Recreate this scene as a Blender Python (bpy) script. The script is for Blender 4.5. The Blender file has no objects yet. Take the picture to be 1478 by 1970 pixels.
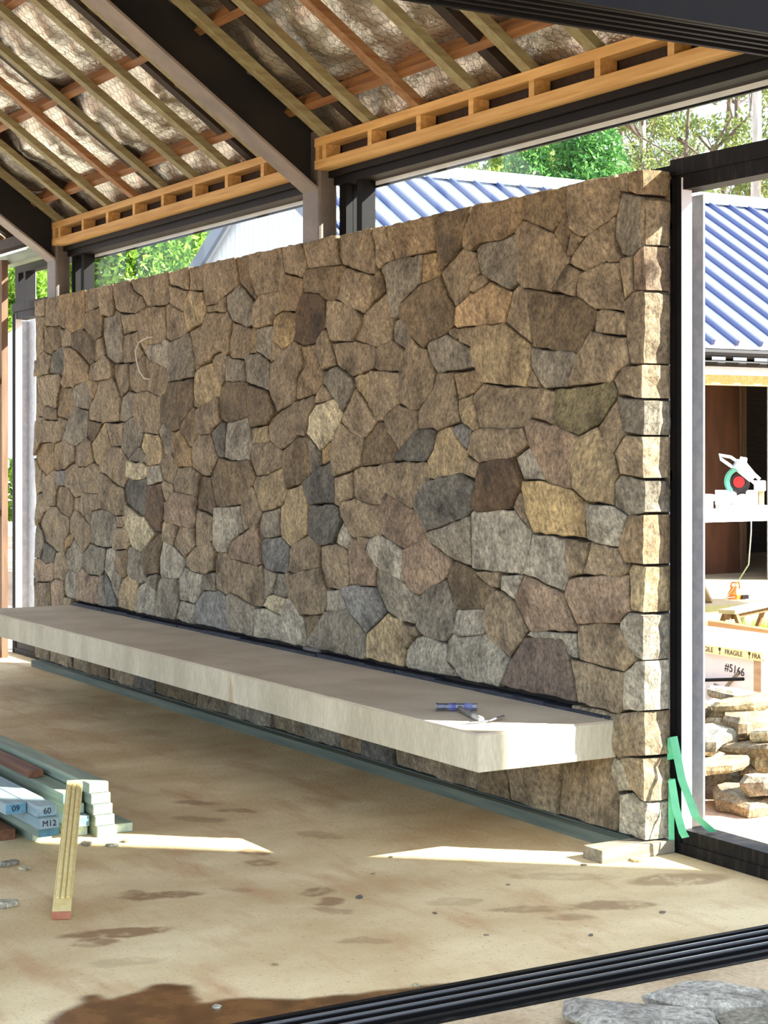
import bpy, bmesh, math, random
import numpy as np
from mathutils import Vector, Matrix, noise as mnoise

random.seed(7)
rng = np.random.default_rng(11)
scene = bpy.context.scene
COL = scene.collection

# ------------------------------------------------------------------ camera, sky, sun, exposure
cam_d = bpy.data.cameras.new('camera')
cam = bpy.data.objects.new('camera', cam_d)
COL.objects.link(cam)
cam.location = (5.47, -4.48, 1.566)
cam.rotation_euler = (math.radians(90), 0, math.atan2(0.8596, 0.511))
cam_d.sensor_fit = 'HORIZONTAL'
cam_d.sensor_width = 36.0
cam_d.lens = 3366 / 1478 * 36.0
cam_d.shift_y = -119 / 1478
cam_d.clip_end = 500
scene.camera = cam

SUN_EL = math.radians(33.7)
SUN_H = Vector((0.653, 0.757, 0)).normalized()
SUN_DIR = Vector((SUN_H.x * math.cos(SUN_EL), SUN_H.y * math.cos(SUN_EL), math.sin(SUN_EL)))
sd = bpy.data.lights.new('sun', 'SUN')
sd.energy = 13.0
sd.color = (1.0, 0.95, 0.86)
sd.angle = math.radians(0.53)
so = bpy.data.objects.new('sun', sd)
COL.objects.link(so)
so.rotation_euler = SUN_DIR.to_track_quat('Z', 'Y').to_euler()
so.location = (20, 24, 20)

world = bpy.data.worlds.new('sky')
scene.world = world
world.use_nodes = True
nt = world.node_tree
nt.nodes.clear()
w_out = nt.nodes.new('ShaderNodeOutputWorld')
w_bg = nt.nodes.new('ShaderNodeBackground')
w_bg.inputs['Strength'].default_value = 1.5
w_tc = nt.nodes.new('ShaderNodeTexCoord')
w_map = nt.nodes.new('ShaderNodeMapping')
w_map.inputs['Scale'].default_value = (1, 1, 2.2)
w_n = nt.nodes.new('ShaderNodeTexNoise')
w_n.inputs['Scale'].default_value = 5.0
w_n.inputs['Detail'].default_value = 9
w_n.inputs['Roughness'].default_value = 0.6
w_r = nt.nodes.new('ShaderNodeValToRGB')
w_r.color_ramp.elements[0].position = 0.44
w_r.color_ramp.elements[0].color = (0.40, 0.60, 0.92, 1)
w_r.color_ramp.elements[1].position = 0.62
w_r.color_ramp.elements[1].color = (1.0, 0.985, 0.955, 1)
nt.links.new(w_tc.outputs['Generated'], w_map.inputs['Vector'])
nt.links.new(w_map.outputs['Vector'], w_n.inputs['Vector'])
nt.links.new(w_n.outputs['Fac'], w_r.inputs['Fac'])
nt.links.new(w_r.outputs['Color'], w_bg.inputs['Color'])
nt.links.new(w_bg.outputs['Background'], w_out.inputs['Surface'])

vs = scene.view_settings
vs.view_transform = 'Standard'
vs.look = 'None'
vs.gamma = 1
vs.exposure = 1.04
vs.use_curve_mapping = False

# ------------------------------------------------------------------ helpers
def srgb(r, g, b):
    f = lambda c: (c / 255 / 12.92) if c / 255 <= 0.04045 else ((c / 255 + 0.055) / 1.055) ** 2.4
    return (f(r), f(g), f(b), 1)

MATS = {}
def mat(name, c1, c2=None, scale=6, stretch=(1, 1, 1), rough=0.8, metal=0.0, bump=0.0, bscale=40,
        speck=0.0, sscale=120, vary=0.0, lo=0.35, hi=0.65, detail=5, bdist=0.01, c3=None):
    if name in MATS:
        return MATS[name]
    m = bpy.data.materials.new(name)
    m.use_nodes = True
    t = m.node_tree
    N = t.nodes; L = t.links
    N.clear()
    out = N.new('ShaderNodeOutputMaterial')
    b = N.new('ShaderNodeBsdfPrincipled')
    b.inputs['Roughness'].default_value = rough
    b.inputs['Metallic'].default_value = metal
    if name.startswith('black'): b.inputs['Specular IOR Level'].default_value = 0.2
    L.new(b.outputs['BSDF'], out.inputs['Surface'])
    tc = N.new('ShaderNodeTexCoord')
    oi = N.new('ShaderNodeObjectInfo')
    mul = N.new('ShaderNodeMath'); mul.operation = 'MULTIPLY'; mul.inputs[1].default_value = 53.0
    L.new(oi.outputs['Random'], mul.inputs[0])
    add = N.new('ShaderNodeVectorMath'); add.operation = 'ADD'
    L.new(tc.outputs['Object'], add.inputs[0]); L.new(mul.outputs[0], add.inputs[1])
    mp = N.new('ShaderNodeMapping'); mp.inputs['Scale'].default_value = stretch
    L.new(add.outputs[0], mp.inputs['Vector'])
    n1 = N.new('ShaderNodeTexNoise'); n1.inputs['Scale'].default_value = scale; n1.inputs['Detail'].default_value = detail
    L.new(mp.outputs[0], n1.inputs['Vector'])
    rp = N.new('ShaderNodeValToRGB')
    rp.color_ramp.elements[0].position = lo; rp.color_ramp.elements[0].color = c1
    rp.color_ramp.elements[1].position = hi; rp.color_ramp.elements[1].color = c2 or c1
    if c3:
        e = rp.color_ramp.elements.new(min(0.98, hi + 0.12)); e.color = c3
    L.new(n1.outputs['Fac'], rp.inputs['Fac'])
    col = rp.outputs['Color']
    if speck:
        n2 = N.new('ShaderNodeTexNoise'); n2.inputs['Scale'].default_value = sscale; n2.inputs['Detail'].default_value = 3
        n2.inputs['Roughness'].default_value = 0.7
        L.new(mp.outputs[0], n2.inputs['Vector'])
        mr = N.new('ShaderNodeMapRange'); mr.inputs[1].default_value = 0.3; mr.inputs[2].default_value = 0.7
        mr.inputs[3].default_value = 1 - speck; mr.inputs[4].default_value = 1 + speck
        L.new(n2.outputs['Fac'], mr.inputs[0])
        vm = N.new('ShaderNodeVectorMath'); vm.operation = 'SCALE'
        L.new(col, vm.inputs[0]); L.new(mr.outputs[0], vm.inputs['Scale'])
        col = vm.outputs[0]
    if vary:
        mr = N.new('ShaderNodeMapRange'); mr.inputs[3].default_value = 1 - vary; mr.inputs[4].default_value = 1 + vary
        L.new(oi.outputs['Random'], mr.inputs[0])
        vm = N.new('ShaderNodeVectorMath'); vm.operation = 'SCALE'
        L.new(col, vm.inputs[0]); L.new(mr.outputs[0], vm.inputs['Scale'])
        col = vm.outputs[0]
    L.new(col, b.inputs['Base Color'])
    if bump:
        n3 = N.new('ShaderNodeTexNoise'); n3.inputs['Scale'].default_value = bscale; n3.inputs['Detail'].default_value = 6
        n3.inputs['Roughness'].default_value = 0.65
        L.new(mp.outputs[0], n3.inputs['Vector'])
        bp = N.new('ShaderNodeBump'); bp.inputs['Strength'].default_value = bump; bp.inputs['Distance'].default_value = bdist
        L.new(n3.outputs['Fac'], bp.inputs['Height'])
        L.new(bp.outputs['Normal'], b.inputs['Normal'])
    MATS[name] = m
    return m

class MB:
    def __init__(self):
        self.v = []; self.f = []
    def box(self, x0, x1, y0, y1, z0, z1):
        n = len(self.v)
        self.v += [(x0, y0, z0), (x1, y0, z0), (x1, y1, z0), (x0, y1, z0), (x0, y0, z1), (x1, y0, z1), (x1, y1, z1), (x0, y1, z1)]
        self.f += [tuple(n + i for i in q) for q in ((0, 3, 2, 1), (4, 5, 6, 7), (0, 1, 5, 4), (1, 2, 6, 5), (2, 3, 7, 6), (3, 0, 4, 7))]
        return self
    def hexa(self, c):
        n = len(self.v); self.v += [tuple(p) for p in c]
        self.f += [tuple(n + i for i in q) for q in ((0, 3, 2, 1), (4, 5, 6, 7), (0, 1, 5, 4), (1, 2, 6, 5), (2, 3, 7, 6), (3, 0, 4, 7))]
        return self
    def beam(self, p0, p1, side, w, h, up=None):
        """bar from p0 to p1; side = unit width axis; height axis = perpendicular; p0/p1 at the middle of the bottom face"""
        p0 = Vector(p0); p1 = Vector(p1); s = Vector(side).normalized(); d = (p1 - p0).normalized()
        n = Vector(up).normalized() if up is not None else s.cross(d).normalized()
        if up is None and n.z < 0: n = -n
        a = s * w / 2; t = n * h
        return self.hexa([p0 - a, p0 + a, p1 + a, p1 - a, p0 - a + t, p0 + a + t, p1 + a + t, p1 - a + t])
    def tube(self, pts, r, n=8, cap=True):
        pts = [Vector(p) for p in pts]
        rs = r if isinstance(r, (list, tuple)) else [r] * len(pts)
        base = len(self.v)
        prev = None
        for i, p in enumerate(pts):
            d = (pts[min(i + 1, len(pts) - 1)] - pts[max(i - 1, 0)]).normalized()
            if prev is None:
                a = d.orthogonal().normalized()
            else:
                a = (prev - d * prev.dot(d)).normalized()
            prev = a; b = d.cross(a)
            for k in range(n):
                t = 2 * math.pi * k / n
                self.v.append(tuple(p + (a * math.cos(t) + b * math.sin(t)) * rs[i]))
        for i in range(len(pts) - 1):
            for k in range(n):
                self.f.append((base + i * n + k, base + i * n + (k + 1) % n, base + (i + 1) * n + (k + 1) % n, base + (i + 1) * n + k))
        if cap:
            self.f.append(tuple(base + k for k in range(n))[::-1])
            self.f.append(tuple(base + (len(pts) - 1) * n + k for k in range(n)))
        return self
    def prism(self, poly, axis, a, b):
        """2-D polygon extruded along axis ('x','y','z') from a to b"""
        n = len(self.v); k = len(poly)
        def P(p, t):
            return {'x': (t, p[0], p[1]), 'y': (p[0], t, p[1]), 'z': (p[0], p[1], t)}[axis]
        self.v += [P(p, a) for p in poly] + [P(p, b) for p in poly]
        self.f.append(tuple(range(n, n + k))[::-1]); self.f.append(tuple(range(n + k, n + 2 * k)))
        for i in range(k):
            self.f.append((n + i, n + (i + 1) % k, n + k + (i + 1) % k, n + k + i))
        return self
    def mesh(self, name, m=None, smooth=False):
        me = bpy.data.meshes.new(name)
        me.from_pydata(self.v, [], self.f)
        bm = bmesh.new(); bm.from_mesh(me)
        bmesh.ops.recalc_face_normals(bm, faces=bm.faces)
        bm.to_mesh(me); bm.free()
        if smooth:
            me.polygons.foreach_set('use_smooth', [True] * len(me.polygons))
        if m: me.materials.append(m)
        return me
    def build(self, name, m, parent=None, smooth=False, bevel=0.0):
        me = self.mesh(name, m, smooth)
        o = bpy.data.objects.new(name, me); COL.objects.link(o)
        if bevel:
            md = o.modifiers.new('bevel', 'BEVEL'); md.width = bevel; md.segments = 2; md.limit_method = 'ANGLE'
        if parent: adopt(o, parent)
        return o

def adopt(o, parent):
    o.parent = parent
    o.matrix_parent_inverse = Matrix.Translation(parent.location).inverted() if parent.get('_base') else Matrix.Identity(4)

def thing(name, loc, label, cat, group=None, kind=None):
    e = bpy.data.objects.new(name, None); COL.objects.link(e)
    e.location = loc; e.empty_display_size = 0.1
    e['_base'] = 1
    return tag(e, label, cat, group, kind)

def tag(o, label=None, cat=None, group=None, kind=None):
    if label: o['label'] = label
    if cat: o['category'] = cat
    if group: o['group'] = group
    if kind: o['kind'] = kind
    return o

def text_mesh(body, size, m, depth=0.0008):
    cu = bpy.data.curves.new('lettering', 'FONT'); cu.body = body; cu.size = size; cu.extrude = depth
    cu.align_x = 'CENTER'; cu.align_y = 'CENTER'
    o = bpy.data.objects.new('lettering', cu); COL.objects.link(o)
    dg = bpy.context.evaluated_depsgraph_get()
    me = bpy.data.meshes.new_from_object(o.evaluated_get(dg))
    bpy.data.objects.remove(o)
    me.materials.clear(); me.materials.append(m)
    return me

FZ = -0.055          # floor slab level; the wall stones start at z = 0 on timber packers
PITCH = math.atan(0.71)
CP, SP = math.cos(PITCH), math.sin(PITCH)

# ------------------------------------------------------------------ materials
STONE_COL = {'n': (140, 125, 98), 'd': (114, 99, 73), 'o': (152, 130, 92), 'O': (166, 142, 104), 'y': (160, 143, 107), 'Y': (172, 151, 106),
             'g': (134, 127, 108), 'k': (102, 99, 87), 'b': (128, 127, 118), 'w': (160, 154, 134), 'l': (190, 179, 144), 'p': (144, 125, 101),
             'r': (134, 116, 86), 'x': (94, 76, 53), 'm': (112, 98, 83), 'v': (126, 117, 83)}
def stone_mat(code):
    nm = 'stone_' + code + ('_b' if code.isupper() else '')
    if nm in MATS: return MATS[nm]
    r, g, b = STONE_COL[code]
    m = bpy.data.materials.new(nm); m.use_nodes = True
    t = m.node_tree; N = t.nodes; L = t.links
    bs = N['Principled BSDF']; bs.inputs['Roughness'].default_value = 0.85
    tc = N.new('ShaderNodeTexCoord'); oi = N.new('ShaderNodeObjectInfo')
    mul = N.new('ShaderNodeMath'); mul.operation = 'MULTIPLY'; mul.inputs[1].default_value = 91.0
    L.new(oi.outputs['Random'], mul.inputs[0])
    add = N.new('ShaderNodeVectorMath'); L.new(tc.outputs['Object'], add.inputs[0]); L.new(mul.outputs[0], add.inputs[1])
    # grain turned a different way in every stone
    rot = N.new('ShaderNodeVectorRotate'); rot.rotation_type = 'Y_AXIS'
    mr0 = N.new('ShaderNodeMapRange'); mr0.inputs[3].default_value = -0.7; mr0.inputs[4].default_value = 0.9
    L.new(oi.outputs['Random'], mr0.inputs[0]); L.new(add.outputs[0], rot.inputs['Vector']); L.new(mr0.outputs[0], rot.inputs['Angle'])
    def noise(sc, det, st=(1, 1, 1), ro=0.6):
        mp = N.new('ShaderNodeMapping'); mp.inputs['Scale'].default_value = st
        L.new(rot.outputs[0], mp.inputs['Vector'])
        n = N.new('ShaderNodeTexNoise'); n.inputs['Scale'].default_value = sc; n.inputs['Detail'].default_value = det
        n.inputs['Roughness'].default_value = ro
        L.new(mp.outputs[0], n.inputs['Vector']); return n.outputs['Fac']
    def rng_(src, a, b, lo, hi):
        q = N.new('ShaderNodeMapRange'); q.inputs[1].default_value = a; q.inputs[2].default_value = b
        q.inputs[3].default_value = lo; q.inputs[4].default_value = hi; L.new(src, q.inputs[0]); return q.outputs[0]
    def scale(c, f):
        q = N.new('ShaderNodeVectorMath'); q.operation = 'SCALE'; L.new(c, q.inputs[0]); L.new(f, q.inputs['Scale']); return q.outputs[0]
    rp = N.new('ShaderNodeValToRGB')
    dk = 0.62 if code not in 'xkv' else 0.42
    rp.color_ramp.elements[0].position = 0.28; rp.color_ramp.elements[0].color = srgb(r * dk * 1.02, g * dk * 0.98, b * dk * 0.92)
    rp.color_ramp.elements[1].position = 0.5; rp.color_ramp.elements[1].color = srgb(r, g, b)
    e = rp.color_ramp.elements.new(0.74); e.color = srgb(min(255, r * 1.17), min(255, g * 1.17), min(255, b * 1.15))
    L.new(noise(7.0, 6, (1, 1, 0.8), 0.62), rp.inputs['Fac'])
    c = rp.outputs['Color']
    c = scale(c, rng_(noise(62, 4, (1, 1, 0.72), 0.72), 0.32, 0.68, 0.44, 1.56))
    c = scale(c, rng_(noise(24, 5, (1.2, 1.2, 0.6)), 0.33, 0.67, 0.74, 1.26))
    c = scale(c, rng_(oi.outputs['Random'], 0, 1, 0.84, 1.14))
    L.new(c, bs.inputs['Base Color'])
    bp1 = N.new('ShaderNodeBump'); bp1.inputs['Strength'].default_value = 0.75; bp1.inputs['Distance'].default_value = 0.012
    L.new(noise(26, 7, (1.2, 1.2, 0.6), 0.68), bp1.inputs['Height'])
    bp2 = N.new('ShaderNodeBump'); bp2.inputs['Strength'].default_value = 0.5; bp2.inputs['Distance'].default_value = 0.004
    L.new(noise(150, 3), bp2.inputs['Height']); L.new(bp1.outputs[0], bp2.inputs['Normal'])
    L.new(bp2.outputs[0], bs.inputs['Normal'])
    MATS[nm] = m
    return m

M_MORTAR = mat('mortar', srgb(34, 30, 26), srgb(52, 46, 40), scale=20, bump=0.5, bscale=60, rough=0.95)
M_BLACK = mat('black_powder_coat', srgb(7, 7, 9), srgb(13, 12, 12), scale=9, rough=0.6, bump=0.05, bscale=80)
M_BLACKDIRT = mat('black_frame_dusty', srgb(14, 13, 13), srgb(52, 46, 38), scale=14, stretch=(2.5, 1, 0.4), rough=0.6, lo=0.5, hi=0.78)
M_STEEL = mat('weathered_steel', srgb(104, 98, 92), srgb(128, 120, 112), scale=4, stretch=(1, 1, 1), rough=0.55, metal=0.1, speck=0.12, sscale=60)
M_STEELDARK = mat('dark_primed_steel', srgb(30, 31, 33), srgb(44, 43, 42), scale=3, rough=0.6, metal=0.2, speck=0.08)
M_FLANGE = mat('grey_primed_steel', srgb(128, 122, 118), srgb(152, 142, 134), scale=5, rough=0.7, speck=0.08)
M_GALV = mat('galvanised_steel', srgb(204, 210, 218), srgb(222, 226, 232), scale=22, rough=0.5, metal=0.1, speck=0.06, sscale=90, lo=0.4, hi=0.6)
M_WHITE = mat('white_aluminium', srgb(226, 228, 232), srgb(238, 238, 238), scale=5, rough=0.45)
M_PINE = mat('framing_pine', srgb(222, 184, 118), srgb(198, 154, 88), scale=7, stretch=(0.35, 6, 6), rough=0.7, bump=0.15, bscale=30, vary=0.1)
M_BATTEN = mat('treated_batten', srgb(154, 152, 116), srgb(136, 124, 90), scale=6, stretch=(6, 0.4, 6), rough=0.75, bump=0.15, bscale=30, vary=0.14)
M_BATTENRED = mat('hardwood_batten', srgb(160, 130, 92), srgb(140, 96, 60), scale=6, stretch=(6, 0.4, 6), rough=0.75, bump=0.15, bscale=30, vary=0.1)
M_PURLIN = mat('purlin_timber', srgb(156, 112, 66), srgb(120, 82, 50), scale=6, stretch=(0.4, 6, 6), rough=0.75, bump=0.15, bscale=30)
M_DARKTIMBER = mat('dark_rafter_timber', srgb(54, 40, 28), srgb(36, 27, 20), scale=6, stretch=(6, 0.5, 6), rough=0.8)
M_CONC = mat('bench_concrete', srgb(190, 182, 154), srgb(216, 208, 180), scale=5, stretch=(1, 1, 0.3), rough=0.85, bump=0.12, bscale=35, speck=0.12, sscale=70, c3=srgb(176, 150, 108))
M_CONCTOP = mat('bench_concrete_top', srgb(186, 172, 148), srgb(206, 194, 170), scale=3, rough=0.85, bump=0.1, bscale=50, speck=0.1, sscale=90)
M_GREENPINE = mat('treated_pine_green', srgb(148, 160, 138), srgb(120, 136, 118), scale=7, stretch=(0.3, 6, 6), rough=0.75, bump=0.12, bscale=30, vary=0.1)
M_BLUEPINE = mat('treated_pine_blue', srgb(160, 180, 182), srgb(134, 162, 168), scale=7, stretch=(0.3, 6, 6), rough=0.7, bump=0.1, bscale=30, vary=0.06)
M_BLUEEND = mat('blue_sealed_end', srgb(66, 118, 142), srgb(112, 164, 180), scale=14, rough=0.7, bump=0.15)
M_GREENEND = mat('green_cut_end', srgb(150, 172, 152), srgb(184, 198, 178), scale=30, rough=0.8, bump=0.1)
M_BASEPLATE = mat('green_packer_timber', srgb(86, 98, 88), srgb(112, 120, 104), scale=6, stretch=(0.3, 6, 6), rough=0.8, bump=0.15, speck=0.1)
M_BROWN = mat('brown_hardwood', srgb(132, 88, 56), srgb(98, 60, 38), scale=6, stretch=(0.3, 6, 6), rough=0.7, bump=0.15)
M_GREYTIMBER = mat('grey_offcut', srgb(150, 142, 122), srgb(120, 112, 94), scale=8, stretch=(5, 0.5, 5), rough=0.85, bump=0.2)
M_YELLOWPLANK = mat('pale_yellow_pine', srgb(232, 214, 152), srgb(220, 196, 126), scale=6, stretch=(5, 5, 5), rough=0.65, bump=0.08)
M_REDEND = mat('red_sealed_end', srgb(168, 104, 76), srgb(188, 126, 96), scale=30, rough=0.8)
M_INK = mat('dark_ink', srgb(34, 38, 52), rough=0.8)
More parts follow.
